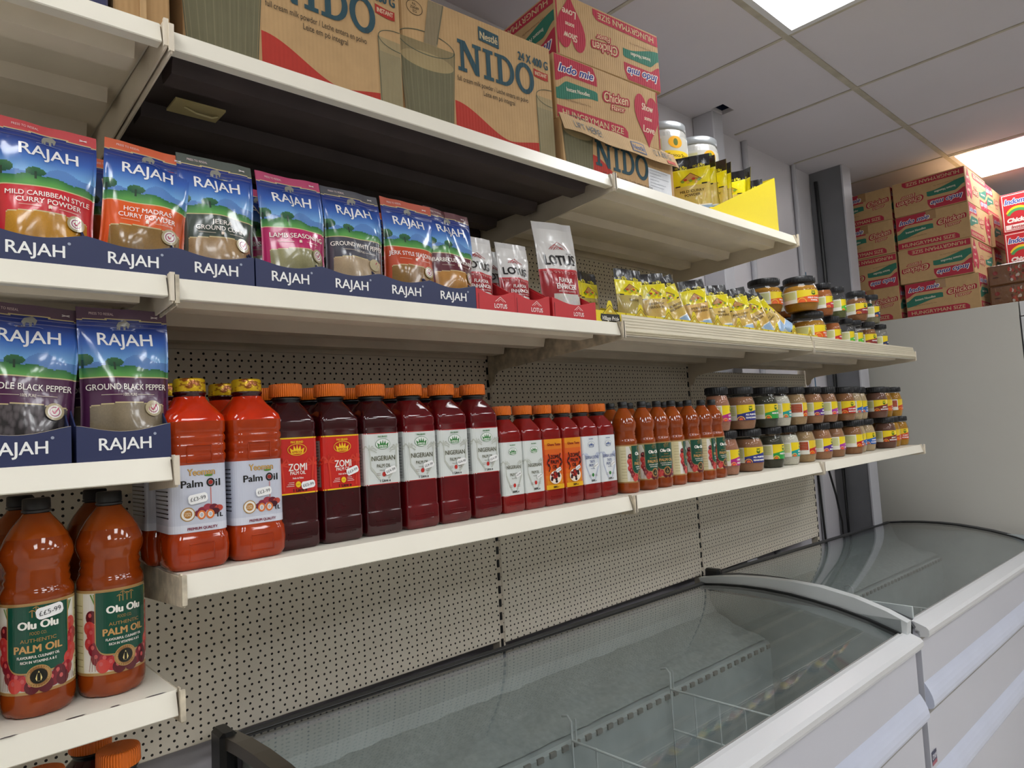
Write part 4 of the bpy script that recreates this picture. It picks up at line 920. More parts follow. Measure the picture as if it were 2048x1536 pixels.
# ---------------------------------------------------------------- round green-label bottles
def olu(r0, H, oil):
    r = empty('oil_bottle'); mb = MB(); k = H / .27; P = [(.80, 0), (.90, .002), (.97, .008), (1, .016), (1, .028), (.985, .030), (.985, .142), (1, .144), (1.0, .150), (.96, .155), (.885, .161), (.915, .1655), (.865, .170), (.90, .1745), (.86, .179), (.935, .186), (1.0, .194), (1.01, .200), (.98, .207), (.86, .220), (.70, .232), (.54, .241), (.42, .247), (.37, .2505)]
    prof = [(r0 * a, z * k) for a, z in P]; seg = 40
    rings = []
    for i, (rr, z) in enumerate(prof):
        rings.append([(rr * math.cos(2 * math.pi * j / seg) * (1 - (.06 if i < 2 and j % 8 == 0 else 0)), rr * math.sin(2 * math.pi * j / seg) * (1 - (.06 if i < 2 and j % 8 == 0 else 0)), z) for j in range(seg)])
    mb.loft(rings[:20], True, False, mi=0); mb.loft(rings[19:], False, True, mi=1); mb.build('bottle_body', [oil, 'oil_amber'], r)
    rn = r0 * .34; mb = MB(); mb.lathe([(rn, .249 * k), (rn, .2515 * k), (rn * 1.2, .252 * k), (rn * 1.2, .2545 * k), (rn, .255 * k), (rn, .258 * k)], 24); mb.build('neck_ring', 'dark_grey', r)
    mb = MB(); rc = r0 * .385; mb.lathe([(rc, .2555 * k), (rc * 1.02, .257 * k), (rc, .2685 * k), (rc * .9, H)], 28); mb.build('bottle_cap', 'cap_black', r)
    rl = r0 * .988; Sf = cylS(0, 0, rl, 0); mb = MB(); A = Art(mb, Sf, du=.003); L0, L1 = .0305 * k, .1415 * k; q = r0 / .041; hw = .0335 * q
    A.rect(-rl * 2.2, L0, rl * 2.2, L1, 'D9CFA6'); A.rect(-.052 * q, L0 + .004, .047 * q, L1 - .004, 'E4E0D6'); A.rect(-rl * 2.2, L0, rl * 2.2, L0 + .0035 * k, 'B08A55'); A.rect(-rl * 2.2, L1 - .0035 * k, rl * 2.2, L1, 'B08A55')
    for i in range(10): A.line([(-.070 * q, L0 + .012 + .0088 * i * k), (-.053 * q, L0 + .012 + .0088 * i * k)], .0012 * q, 'A89C74'); A.line([(.050 * q, L0 + .012 + .0088 * i * k), (.066 * q, L0 + .012 + .0088 * i * k)], .0012 * q, '8E8558')
    rnd = random.Random(9)
    for s_ in (-1, 1):
        for i in range(5): A.line([(s_ * .033 * q, L1 - .022 * k), (s_ * (.024 + .004 * i) * q, L1 - .005 * k)], .0018 * q, ('6A8A3A', '8AA45A')[i % 2])
        for i, (x, y) in enumerate(((.039, .076), (.042, .062), (.038, .054), (.041, .042), (.036, .034), (.032, .022), (.022, .020), (.015, .014), (.026, .012), (.007, .009))):
            A.ell(s_ * x * q, L0 + y * k, .0082 * q, .0092 * k, rnd.choice(['A02430', '7A1A28', 'B83436', '5A1420', 'C8423A']), 16); A.ell(s_ * x * q - .002 * q, L0 + (y + .003) * k, .0022 * q, .0028 * k, 'C85A58', 8)
        for i in range(4): A.line([(s_ * (.034 + .002 * i) * q, L0 + .026 * k), (s_ * (.031 + .004 * i) * q, L0 + .006 * k)], .0006 * q, '8A5A4A')
    arch = lambda e: (lambda u: L0 + (.026 - e) * k + .003 * k * (abs(u) / hw) ** 2 + .011 * k * (abs(u) / hw) ** 9)
    A.strip(-hw - .0015 * q, hw + .0015 * q, arch(.002), L1 - .0035 * k, 'B08A55'); A.strip(-hw, hw, arch(0), L1 - .0035 * k, '0E4A38')
    A.ell(0, L0 + .021 * k, .0132 * q, .0136 * k, 'B08A55', 30); A.ring(0, L0 + .021 * k, .0122 * q, .0126 * k, .0035 * q, '8A6034'); A.ell(0, L0 + .021 * k, .0088 * q, .0092 * k, '17160F', 26)
    A.poly([(0, L0 + .0275 * k), (.0022 * q, L0 + .0225 * k), (.0034 * q, L0 + .0185 * k), (.0022 * q, L0 + .0155 * k), (0, L0 + .0148 * k), (-.0022 * q, L0 + .0155 * k), (-.0034 * q, L0 + .0185 * k), (-.0022 * q, L0 + .0225 * k)], 'E8D28A')
    y = L1 - .0125 * k
    for x, h in ((-.006, .008), (-.002, .012), (.003, .010), (.0085, .011)): A.line([(x * q, y - .005 * k), (x * q, y - .005 * k + h * k)], .001 * q, 'A8844A'); A.line([((x - .003) * q, y - .006 * k + h * k), (x * q, y - .004 * k + h * k), ((x + .003) * q, y - .006 * k + h * k)], .0009 * q, 'A8844A')
    A.text('Olu Olu', 0, L1 - .0265 * k, .0096 * k, 'F3F1E8', w=.041 * q, bold=.045); A.text('FOOD CO.', 0, L1 - .037 * k, .0040 * k, 'A8844A', w=.017 * q); A.text('AUTHENTIC', 0, L1 - .0455 * k, .0046 * k, 'A8844A', w=.037 * q, bold=.005)
    A.text('PALM OIL', 0, L1 - .0555 * k, .0092 * k, 'C69A5E', w=.050 * q, bold=.035); A.text('FLAVOURFUL CULINARY OIL', 0, L1 - .0655 * k, .0033 * k, 'EDEBE2', w=.044 * q, bold=.015); A.text('RICH IN VITAMINS A & E', 0, L1 - .0715 * k, .0033 * k, 'EDEBE2', w=.037 * q, bold=.015)
    A.text('1L' if H > .25 else '500ML', .046 * q, L0 + .010 * k, .006 * k, '4A4434', w=.007 * q)
    mb.build('label', 'label_gloss', r); r['category'] = 'bottle'; return r, Sf
ol, So = olu(.0408, .270, 'oil_brown'); os_, Sos = olu(.0302, .2265, 'oil_brown'); GO = 'large green-label palm oil bottles'; GQ = 'small green-label palm oil bottles'
for x, lab in ((-.155, 'large green-label bottle in the dark second row behind the left one'), (-.062, 'large green-label bottle in the dark second row behind the right one')): put(ol, x, -.300, ZL - .1497, lab, GO, .4)
put(ol, -.236, -.405, ZL - .1497, 'large green-label palm oil bottle cut off by the left edge of the view', GO, .2)
o = put(ol, -.150, -.407, ZL - .1497, 'large green-label palm oil bottle with a price sticker, second from the shelf end', GO, -.12); sticker(o, So, .012, .129, .16, '££5·99', .028)
put(ol, -.0655, -.405, ZL - .1497, 'large green-label palm oil bottle nearest the end of the chipped shelf', GO, .18)
OX = [1.069, 1.147, 1.213, 1.279, 1.360, 1.428, 1.485]; ORZ = [.75, .25, -.05, 1.1, .2, .9, .35]
WD = ('first', 'second', 'third', 'fourth', 'fifth', 'sixth', 'seventh')
for k, x in enumerate(OX): put(os_, x, -.428, ZL + .0003, 'small round green-label sauce bottle, %s of the front seven counting from the orange caps' % WD[k], GQ, ORZ[k] - .35)
for k, x in enumerate((1.02, 1.11, 1.19, 1.27, 1.35, 1.43)): put(os_, x, -.355, ZL + .0003, 'small round green-label sauce bottle in the second row, %s from the orange caps' % WD[k], GQ, .4)
# ================================================================ seasoning jars
def jar(r0, h, powder, band, lines, seed, fill=.74, style='std'):
    r = empty('seasoning_jar'); mb = MB()
    P = [(.80, 0), (.88, .004), (.98, .022), (1, .030), (1, .60), (.985, .64), (.90, .74), (.80, .80), (.78, .84)]
    mb.lathe([(r0 * a, z if z < .031 and z > 0 and i < 4 else z * h) for i, (a, z) in enumerate(P)], 28, cap1=False); mb.build('jar_shell', 'clear_plastic', r)
    mb = MB(); rnd = random.Random(seed); fz = fill; Q = [(.78, .012), (.86, .04), (.955, .18), (.965, .25), (.965, min(.60, fz - .02))] + ([(.86, .72)] if fz > .7 else []) + [(.80 if fz > .7 else .94, fz), (.4, fz + .012)]
    mb.lathe([(r0 * a, z * h) for a, z in Q], 24, col=lin(powder)); mb.build('powder_fill', 'powder', r)
    mb = MB(); rl = r0 * .90; mb.lathe([(rl, .835 * h), (rl * 1.02, .845 * h), (rl * 1.02, .985 * h), (rl * .97, h), (rl * .9, h + .0004)], 40); 
    for k in range(30):
        a = 2 * math.pi * k / 30; mb.box(rl * 1.015 * math.cos(a) - .0008, rl * 1.015 * math.cos(a) + .0008, rl * 1.015 * math.sin(a) - .0008, rl * 1.015 * math.sin(a) + .0008, .85 * h, .975 * h)
    mb.build('jar_lid', 'jar_lid', r)
    Sf = cylS(0, 0, r0 * 1.003, 0); mb = MB(); A = Art(mb, Sf, du=.004); L0, L1 = .215 * h, .575 * h; q = r0 / .04; H_ = L1 - L0
    A.rect(-.078 * q, L0, .034 * q, L1, 'E9E6DA'); A.rect(-.074 * q, L0 + .30 * H_, -.030 * q, L1 - .004, 'D5D79A' if style == 'std' else 'B23A26')
    for i in range(5): A.line([(-.070 * q, L0 + (.36 + .12 * i) * H_), (-.034 * q, L0 + (.36 + .12 * i) * H_)], .0008, 'A9AA78')
    A.rect(-.077 * q, L0 + .35 * H_, -.070 * q, L1 - .006, '6A6A6E')
    ye = 'E9CF18' if style != 'jollof' else 'E4C32A'
    A.rect(-.027 * q, L0, .034 * q, L1, ye)
    d = lambda u: L0 + H_ * (.50 + .14 * (u / (.034 * q)))
    A.strip(-.027 * q, .034 * q, L0, d, band)
    A.ring(-.017 * q, L0 + .001, .0105 * q, .0105 * q, .0022 * q, 'F2B03A', 18, 0, 180); A.ell(-.017 * q, L0 + .0008, .0060 * q, .0065 * q, 'E8641E', 14, 0, 180)
    A.ell(.012 * q, L1 - .28 * H_, .0062 * q, .0068, '4A6A1E', 16); A.ell(.012 * q, L1 - .22 * H_, .0042 * q, .003, 'C9C62A', 12); A.line([(.006 * q, L1 - .12 * H_), (.018 * q, L1 - .12 * H_)], .0022, '3A5A1A')
    for i, t_ in enumerate(lines): A.text(t_, .014 * q, L0 + H_ * (.36 - .20 * i), .0052, 'F6F4F0', w=min(.036 * q, .0052 * len(t_)), bold=.04)
    mb.build('jar_label', 'label_gloss', r); r['category'] = 'jar'; return r
JH = .131; GJ = 'seasoning jars on the lower shelf'; GK = 'seasoning jars on the middle shelf'
# kinds: radius, powder, band colour, wording, what the label says of it
JK = [(.036, 'B98268', 'B4287E', ('CHICKEN', 'SEASONING'), 'magenta-banded jar of pinkish seasoning'), (.0445, 'A87A5C', '2E3480', ('ALL PURPOSE', 'SEASONING'), 'wide navy-banded jar of brown all purpose seasoning'), (.040, '4A4A3E', '2E9A44', ('MIXED HERBS',), 'green-banded jar of dark dried herbs'), (.040, 'DDD9C9', '1E9A8E', ('GARLIC', 'POWDER'), 'teal-banded jar of white powder'),
      (.040, 'B99A70', 'B82A22', ('Jollof',), 'red-banded jar of sandy powder'), (.040, 'B5835F', '5A2A86', ('BBQ', 'SEASONING'), 'deep purple-banded jar of tan seasoning'), (.040, 'A97A58', 'A8389A', ('FISH', 'SEASONING'), 'violet-banded jar of brown seasoning'), (.042, 'A0704A', 'B8201E', ('HOT PEPPER', 'SEASONING'), 'red-banded jar of brown hot seasoning'),
      (.038, 'C9B08A', '2A62B0', ('ONION', 'POWDER'), 'blue-banded jar of pale powder'), (.042, '7A5648', '7A2A1E', ('JERK', 'SEASONING'), 'maroon-banded jar of dark brown seasoning'), (.041, 'BE8A2A', 'C84A22', ('CURRY', 'POWDER'), 'orange-banded jar of golden powder')]
jp = [jar(r_, JH, pc, bc, tx, 60 + i, .80 if i not in (1, 2, 3) else .76, 'std' if i not in (4, 10) else 'jollof') for i, (r_, pc, bc, tx, _) in enumerate(JK)]
LOWX = [(0, 1.568, .25), (1, 1.700, -.35), (2, 1.846, .05), (3, 1.958, .25), (4, 2.085, .35), (5, 2.224, .10), (6, 2.341, .35), (7, 2.510, .25), (8, 2.60, .35), (8, 2.700, -.25), (9, 2.879, -.45), (10, 2.985, .3), (10, 3.093, -.55)]
UPX = [(0, 1.535, .35), (1, 1.670, -.30), (2, 1.827, -.10), (3, 1.919, .25), (4, 2.041, .6), (5, 2.177, .05), (6, 2.299, .35), (7, 2.463, -.35), (8, 2.545, .3), (8, 2.645, .15), (9, 2.809, -.45), (10, 2.92, .3), (10, 3.045, .35)]
TW = {8: ('nearer', 'farther'), 10: ('nearer', 'farther')}
for tier, X in (('bottom', LOWX), ('top', UPX)):
    seen = {}
    for k, x, rz in X:
        seen[k] = seen.get(k, -1) + 1
        lab = JK[k][4] + (', front row, %s tier' % tier) + (', %s of two' % TW[k][seen[k]] if k in TW else '')
        put(jp[k], x, (-.417 if x < 2.6 or k == 9 else -.40), ZL + .0003 + (JH + .0008 if tier == 'top' else 0), lab, GJ, rz - .35)
for k, x in enumerate((1.71, 1.83, 1.95, 2.07, 2.19, 2.31, 2.43, 2.55, 2.67, 2.79, 2.91, 3.03)):
    j = (1, 2, 3, 4, 5, 6, 7, 8, 8, 9, 10, 10)[k]
    for t_ in (0, 1): put(jp[j], x + .01, -.318, ZL + .0003 + t_ * (JH + .0008), JK[j][4] + ', second row, %s tier' % ('bottom', 'top')[t_] + ((', nearer of two' if k in (7, 10) else ', farther of two') if j in (8, 10) else ''), GJ, .3 * (k % 3 - 1))
# wide tubs of powder behind the sauce bottles
bj = jar(.058, .156, 'B98A5A', 'C8641E', ('ALL PURPOSE',), 90, .8)
for k, x in enumerate((1.262, 1.432, 1.575)): put(bj, x, -.262, ZL + .0003, 'wide black-lidded jar in the back row, %s of three behind the sauce bottles' % WD[k], GJ, .4 * k)
# jars on the middle shelf
mj = [jar(.0605, .1245, 'B5812E', 'E05A1E', ('MILD CURRY', 'POWDER'), 101, .72), jar(.034, .1245, 'B26A3A', 'C0282A', ('PAPRIKA',), 102, .78), jar(.030, .1245, '6A7048', '5AB82E', ('PARSLEY',), 103, .6), jar(.040, .1245, '9A6A44', '8A2A26', ('GINGER',), 104, .74), jar(.032, .1245, '8A8468', '28345E', ('THYME',), 105, .6)]
MN = ['wide orange-banded jar of mustard-coloured curry powder', 'red-banded jar of orange-brown powder', 'narrow lime-banded jar of dried green leaves', 'maroon-banded jar of brown powder', 'navy-banded jar of dried leaves']
for k, x, rz in ((0, 2.215, .15), (1, 2.423, .1), (2, 2.563, .2), (2, 2.655, .1), (3, 2.775, -.35), (4, 2.93, .1)):
    put(mj[k], x, -.413, ZM + .0003, MN[k] + ', bottom of its stack' + (' (farther one)' if x == 2.655 else ''), GK, rz - .3)
for k, x, rz in ((0, 2.172, -.35), (1, 2.371, .05), (2, 2.506, .2), (3, 2.700, -.35), (4, 2.863, .1)):
    put(mj[k], x, -.413, ZM + .0003 + .1253, MN[k] + ', top of its stack', GK, rz - .3)
put(mj[0], 2.115, -.300, ZM + .0003, 'wide orange-banded curry powder jar standing in the back row, bottom one', GK, .2); put(mj[0], 2.075, -.325, ZM + .1256, 'wide orange-banded curry powder jar standing in the back row, top one', GK, -.1)
put(mj[1], 2.28, -.31, ZM + .0003, 'red-banded jar of orange-brown powder in the back row, bottom one', GK); put(mj[1], 2.28, -.31, ZM + .1256, 'red-banded jar of orange-brown powder in the back row, top one', GK)
# ================================================================ cartons
KR = 'BC9A6E'
def carton(L, D, H, faces, mat='cardboard', kraft=KR, seam=True, bev=.003):
    """box standing on its base; faces: list of (side, draw) with side in f(ront) b(ack) l(eft) r(ight)"""
    mb = MB(); k = lin(kraft); mb.box(-L / 2, L / 2, -D / 2, D / 2, 0, H, k, bev=bev)
    o = {'f': ((0, -D / 2, H / 2), (1, 0, 0), (0, -1, 0), L), 'b': ((0, D / 2, H / 2), (-1, 0, 0), (0, 1, 0), L), 'l': ((-L / 2, 0, H / 2), (0, -1, 0), (-1, 0, 0), D), 'r': ((L / 2, 0, H / 2), (0, 1, 0), (1, 0, 0), D)}
    for side, draw in faces:
        c, u, n, w = o[side]; draw(Art(mb, planeS(c, u, (0, 0, 1), n)), w - 2 * bev, H - 2 * bev)
    return mb
def swoosh(A, x0, x1, y0, y1, col, up):
    """band that turns up (or down) at its right end"""
    f = lambda u: (u - x0) / (x1 - x0); d = (y1 - y0)
    A.strip(x0, x1, lambda u: y0 + d * .9 * sst(.55, 1, f(u)) * up, lambda u: y1 + d * .9 * sst(.55, 1, f(u)) * up - d * .8 * sst(.94, 1.06, f(u)), col, 24)
def noodles(A, W, H, heart, scr='Indo mie'):
    red, grn = 'B03446', '34735F'; l = -W / 2; fw = .52 * W if not heart else .38 * W; top = H / 2
    A.strip(l, l + fw, lambda u: top - H * (.40 - .16 * sst(.0, .25, (u - l) / fw) - .02) if False else top - H * .42 + H * .13 * sst(0, .3, (u - l) / fw), lambda u: top - (H * .22 * sst(.9, 1.05, (u - l) / fw)), red, 26)
    A.strip(l, l + fw, lambda u: top - H * .70 + H * .17 * sst(0, .9, (u - l) / fw), lambda u: top - H * .53 + H * .15 * sst(0, .28, (u - l) / fw) - H * .06 * sst(.93, 1.1, (u - l) / fw), grn, 26)
    cx = l + fw * .5; cw = fw * .82
    A.text(scr, cx, top - H * .165, H * .135, 'E9DCD2', w=cw * 1.03, bold=.085, shear=.35, rot=.05); A.text(scr, cx, top - H * .165, H * .13, '2E3A86', w=cw, bold=.03, shear=.35, rot=.05)
    A.text('Instant Noodles', cx + fw * .02, top - H * .485, H * .065, 'D9D2BE', w=fw * .55, bold=.02, rot=.07); A.text('Tasty Nutritious! Good For You', cx, top - H * .665, H * .032, '6A4A34', w=fw * .62, rot=.03)
    e = l + W * (.86 if not heart else .66); A.strip(l, e, -H / 2 + H * .02, lambda u: -H / 2 + H * .20 - H * .08 * sst(e - H * .1, e, u), red, 24); A.text('HUNGRYMAN SIZE', (l + e) / 2, -H / 2 + H * .11, H * .105, 'CDB48A', w=(e - l) * .86, bold=.015)
    hx = l + W * (.77 if not heart else .56); hw = W * (.36 if not heart else .24)
    for cc, bb, sc in (('A3283A', .10, 1.07), ('D6BE96', .012, 1.0)):
        A.text('Chicken', hx, top - H * .37, H * .16, cc, w=hw * sc, bold=bb, shear=.2, rot=.10); A.text('Flavor', hx + hw * .05, top - H * .53, H * .09, cc, w=hw * .55 * sc, bold=bb, shear=.2, rot=.08)
    if heart:
        r_ = H * .56; x = W / 2 - W * .125; pts = []
        for k in range(40):
            t = 2 * math.pi * k / 40; pts.append((x + r_ * .058 * 16 * math.sin(t) ** 3 * .62, -H * .015 + r_ * .058 * (13 * math.cos(t) - 5 * math.cos(2 * t) - 2 * math.cos(3 * t) - math.cos(4 * t))))
        A.poly(pts, red)
        for i, t_ in enumerate(('Show', 'some', 'Love')): A.text(t_, x + H * .02, H * (.17 - .19 * i), H * (.125 if i != 1 else .08), 'D9C8AE', w=W * (.12 if i != 1 else .08), bold=.02, shear=.15)
        A.rect(W / 2 - .004, -H / 2, W / 2, H / 2, red)
    else: A.rect(W / 2 - .003, -H / 2, W / 2, H / 2, red) if False else None
def noodle_carton(L=.425, D=.355, H=.1925):
    mb = carton(L, D, H, [('f', lambda A, w, h: noodles(A, w, h, True)), ('b', lambda A, w, h: noodles(A, w, h, True)), ('l', lambda A, w, h: noodles(A, w, h, False)), ('r', lambda A, w, h: noodles(A, w, h, False))])
    r = empty('noodle_carton'); mb.build('carton_box', 'cardboard', r)
    tp = MB(); tp.box(-L / 2 - .0006, L / 2 + .0006, -.024, .024, H, H + .0006, lin('A88A5A')); tp.box(-L / 2 - .0008, -L / 2, -.024, .024, H - .05, H + .0006, lin('A07C56')); tp.build('packing_tape', 'film_small', r)
    r['category'] = 'carton'; return r
nc = noodle_carton(.40, .34, .165); HS = .165; G1 = 'chicken noodle cartons'
def putc(p, x, y, z, lab, inv=False, rz=0.0, H=.1925, grp=G1, scale=None):
    o = place(p, USED, (x, y, z + (H if inv else 0)), rz, lab, grp, (0, math.pi if inv else 0))
    if scale: o.scale = scale
    return o
# noodle cartons on the top shelf stand on the open milk powder carton
putc(nc, 1.084, -.285, ZT + .132, 'chicken noodle carton the right way up on the open milk powder carton', False, -.08, HS, 'noodle cartons on the top shelf', (.955, 1, 1))
putc(nc, 1.105, -.285, ZT + .132 + HS + .002, 'upside-down chicken noodle carton on top of the shelf pile', True, -.09, HS, 'noodle cartons on the top shelf')
nf = noodle_carton(.425, .355, .1915); fz = ZL + .667; fx = 3.93 + .2125
for k, (inv, dy, n) in enumerate(((0, -.015, 'bottom'), (1, 0, 'second'), (0, -.003, 'third'), (1, -.002, 'top'))):
    putc(nf, fx + (.012, 0, .004, 0)[k], -.3905 + dy, fz + .1925 * k, '%schicken noodle carton on the cold cabinet, %s of the front right stack' % ('upside-down ' if inv else '', n), bool(inv), 0, .1915)
for k, (inv, n) in enumerate(((0, 'bottom'), (1, 'second'), (0, 'third'), (0, 'top'))):
    putc(nf, fx + .006 * (k % 2), -.048, fz + .1925 * k, '%schicken noodle carton on the cold cabinet, %s of the stack by the steel column' % ('upside-down ' if inv else '', n), bool(inv), 0, .1915, G1, (1, .87, 1))
for k, (inv, n) in enumerate(((1, 'bottom'), (0, 'second'), (0, 'third'), (0, 'top'))):
    putc(nf, fx + .44 + .01 * (k % 2), -.385 - .012 * (k % 3), fz + .1925 * k - 0, '%schicken noodle carton in the rear stack on the cold cabinet, %s one' % ('upside-down ' if inv else '', n), bool(inv), 0, .1915)
# red cartons and film-wrapped packs on the cold cabinet
def redbox(A, w, h):
    A.rect(-w / 2 + .004, -h / 2 + .004, w / 2 - .004, h / 2 - .004, 'E9E1DA'); A.rect(-w / 2 + .008, -h / 2 + .008, w / 2 - .008, h / 2 - .008, 'C4202C')
    A.text('Indomie', .0, h * .30, h * .15, 'F2ECE8', w=w * .80, bold=.08, shear=.3); A.text('Indomie', .0, h * .30, h * .145, '2E4AA0', w=w * .78, bold=.03, shear=.3)
    A.ring(0, -h * .10, w * .40, h * .26, h * .07, 'EBCB2A', 20, 20, 160); A.ring(0, -h * .14, w * .38, h * .24, h * .07, '4AA05A', 20, 20, 160)
    A.text('Chicken', 0, -h * .20, h * .11, 'F0E6E0', w=w * .7, bold=.06, shear=.2); A.rect(-w / 2 + .012, -h / 2 + .012, w / 2 - .012, -h / 2 + h * .18, 'EFE8E2'); A.text('Instant', 0, -h / 2 + h * .12, h * .09, 'B02430', w=w * .5, bold=.03, shear=.2)
mb = carton(.28, .155, .218, [('l', redbox), ('f', redbox), ('r', redbox)], 'carton', 'B81E28'); rc_ = mb.build('red_carton', 'carton'); rc_['category'] = 'carton'
for k, n in enumerate(('bottom', 'middle', 'top')): place(rc_, USED, (4.46, -.715, fz + .2195 * k), 0, 'red and white noodle carton on the cold cabinet, %s of its stack' % n, 'red noodle cartons')
mb = MB(); rnd = random.Random(8); mb.box(-.15, .15, -.09, .09, 0, .108, lin('6E4A30'), bev=.008)
for (o_, u_, n_, w_) in (((-.15, 0, .054), (0, -1, 0), (-1, 0, 0), .17), ((0, -.09, .054), (1, 0, 0), (0, -1, 0), .28)):
    A = Art(mb, planeS(o_, u_, (0, 0, 1), n_)); A.rect(-w_ / 2 + .01, .046, w_ / 2 - .01, .049, '3A2418')
    for i in range(34): A.ell(rnd.uniform(-.02, .42) * w_, rnd.uniform(-.034, .036), .006, .009, rnd.choice(['8A2A20', '5A2A1C', 'B8A89A', 'A03A2A', '7A5238']), 7)
    A.ell(-.32 * w_, .012, .011, .011, '7A2420', 14); A.ell(-.32 * w_, -.012, .014, .004, '4A2A1C', 12); A.text('NOODLES', -.30 * w_, -.033, .011, '3A2418', w=.034, bold=.02) if False else None
wp = mb.build('wrapped_pack', 'film_small'); wp['category'] = 'pack'
for k, n in enumerate(('lower', 'upper')): place(wp, USED, (4.14, -.700, fz + .1092 * k), 0, 'film-wrapped brown pack at the cold cabinet edge, %s of two' % n, 'film-wrapped packs')
# ---------------------------------------------------------------- milk powder cartons
def glass(A, cx, base, w, h, full=True):
    t = w * .5; b = w * .40
    A.poly([(cx - b, base), (cx + b, base), (cx + t, base + h), (cx - t, base + h)], '8A7B5A'); A.poly([(cx - b * .96, base), (cx + b * .96, base), (cx + t * .93, base + h * .80), (cx - t * .93, base + h * .80)], '6E6A52')
    for i in range(9): A.line([(cx + b * (-.85 + .21 * i), base + .002), (cx + t * (-.83 + .205 * i), base + h * .76)], .0016, '7C765C')
    A.ell(cx, base + h * .80, t * .93, h * .10, 'A08E68', 28); A.ring(cx, base + h, t, h * .135, .0018, '4E5648', 36); A.line([(cx - t, base + h), (cx - b, base)], .0014, '4E5648'); A.line([(cx + t, base + h), (cx + b, base)], .0014, '4E5648')
def milkface(A, W, H, count, low=False):
    l, r = -W / 2, W / 2; g = '33505A'
    A.strip(l + W * .30, l + W * .875, -H / 2, lambda u: -H / 2 + H * (.30 - .20 * sst(0, .66, (u - l - W * .30) / (W * .575)) + .06 * sst(.6, 1.1, (u - l - W * .30) / (W * .575))), 'B03A30', 30)
    glass(A, l + W * .14, -H / 2, W * .34, H * .66)
    A.rect(r - W * .125, -H / 2, r, -H / 2 + H * .56, 'A08E6A'); A.rect(r - W * .12, -H / 2, r, -H / 2 + H * .46, '918566'); A.ring(r, -H / 2 + H * .565, W * .125, H * .075, .0015, '4E5648', 24, 90, 270); A.line([(r - W * .125, -H / 2 + H * .56), (r - W * .118, -H / 2)], .0012, '4E5648')
    A.poly([(l + W * .16, H / 2), (l + W * .25, H / 2), (l + W * .20, -H / 2 + H * .66), (l + W * .12, -H / 2 + H * .66)], '8A7C62'); A.line([(l + W * .25, H / 2), (l + W * .20, -H / 2 + H * .68)], .003, '6A6450')
    A.ring(l + W * .075, H * .40, W * .048, H * .055, .0011, '2E2A24', 26)
    for i, t_ in enumerate(('NL', 'Z0069', 'EG')): A.text(t_, l + W * .075, H * (.428 - .027 * i), H * .020, '2E2A24')
    slab(A, 'NIDO', l + W * .33, H * .045, H * .245, g, .98)
    A.poly([(l + W * .475, H * .345), (l + W * .615, H * .33), (l + W * .615, H * .44), (l + W * .475, H * .455)], g); A.text('Nestlé', l + W * .545, H * .392, H * .062, 'C9B48C', w=W * .12, bold=.02)
    A.text('full cream milk powder / Leche entera en polvo', l + W * .565, -H * .015, H * .042, '3A3630', w=W * .49); A.text('Leite em pó integral', l + W * .60, -H * .075, H * .042, '3A3630', w=W * .22); A.ring(l + W * .815, H * .06, W * .012, W * .012, .0008, '3A3630', 16); A.text('R', l + W * .815, H * .06, .004, '3A3630')
    A.text(count, r - W * .135, H * .345, H * .072, g, w=W * .225, bold=.03)
    A.strip(r - W * .135, r - W * .025, lambda u: H * .215 + .002 * math.sin((u - r) * 70), lambda u: H * .28 + .002 * math.sin((u - r) * 70), 'A8342C', 12); A.text('INSTANT', r - W * .08, H * .248, H * .034, 'D9BFA0', w=W * .09, bold=.02)
mb = carton(.405, .30, .288, [('f', lambda A, w, h: milkface(A, w, h, '24 X 400 G')), ('l', lambda A, w, h: A.rect(-w * .3, -h * .1, w * .3, h * .1, 'A98556'))], bev=.004)
r = empty('milk_powder_carton'); mb.build('carton_box', 'cardboard', r); tp = MB(); tp.box(-.2035, .2035, -.025, .025, .288, .2886, lin('A88A5A')); tp.build('packing_tape', 'film_small', r); r['category'] = 'carton'
GM = 'milk powder cartons'
place(r, USED, (.244, -.285, ZT + .0003), 0, 'milk powder carton cut off by the top of the view, left of its twin', GM)
place(r, USED, (.664, -.290, ZT + .0003), -.065, 'milk powder carton turned slightly, second from the left', GM)
# open carton with the torn lid strip
mb = MB(); L, D, H = .440, .30, .128; k = lin(KR); t = .004
mb.box(-L / 2, L / 2, -D / 2, D / 2, 0, t, k); mb.box(-L / 2, L / 2, D / 2 - t, D / 2, t, H, k); mb.box(-L / 2, L / 2, -D / 2, -D / 2 + t, t, H, k); mb.box(-L / 2, -L / 2 + t, -D / 2 + t, D / 2 - t, t, H, k); mb.box(L / 2 - t, L / 2, -D / 2 + t, D / 2 - t, t, H, k); mb.box(-L / 2, L / 2, -D / 2, D / 2, H, H + .0025, k)
A = Art(mb, planeS((0, -D / 2, H / 2), (1, 0, 0), (0, 0, 1), (0, -1, 0)))
A.strip(-L / 2 + .105, L / 2 - .19, -H / 2, lambda u: -H / 2 + .060 - .052 * sst(-L / 2 + .105, L / 2 - .20, u), 'B03A30', 24); glass(A, -L / 2 + .055, -H / 2, .11, .125)
slab(A, 'NIDO', -.105, -.028, .066, '33505A', 1.02); A.text('full cream milk powder / Leche entera en polvo', .02, -.043, .0085, '3A3630', w=.20)
A.rect(L / 2 - .115, -H / 2 + .004, L / 2 - .012, .012, 'E3E5EA')
for i in range(6): A.line([(L / 2 - .108, .006 - .0085 * i), (L / 2 - .108 + (.08, .05, .085, .04, .07, .06)[i], .006 - .0085 * i)], .0011, '8A8E98')
for i in range(12): A.rect(L / 2 - .108 + .0075 * i, -H / 2 + .006, L / 2 - .108 + .0075 * i + (.004 if i % 3 else .0055), -H / 2 + .014, '2E3036')
r = empty('milk_powder_carton'); mb.build('carton_box', 'cardboard', r)
mb = MB()
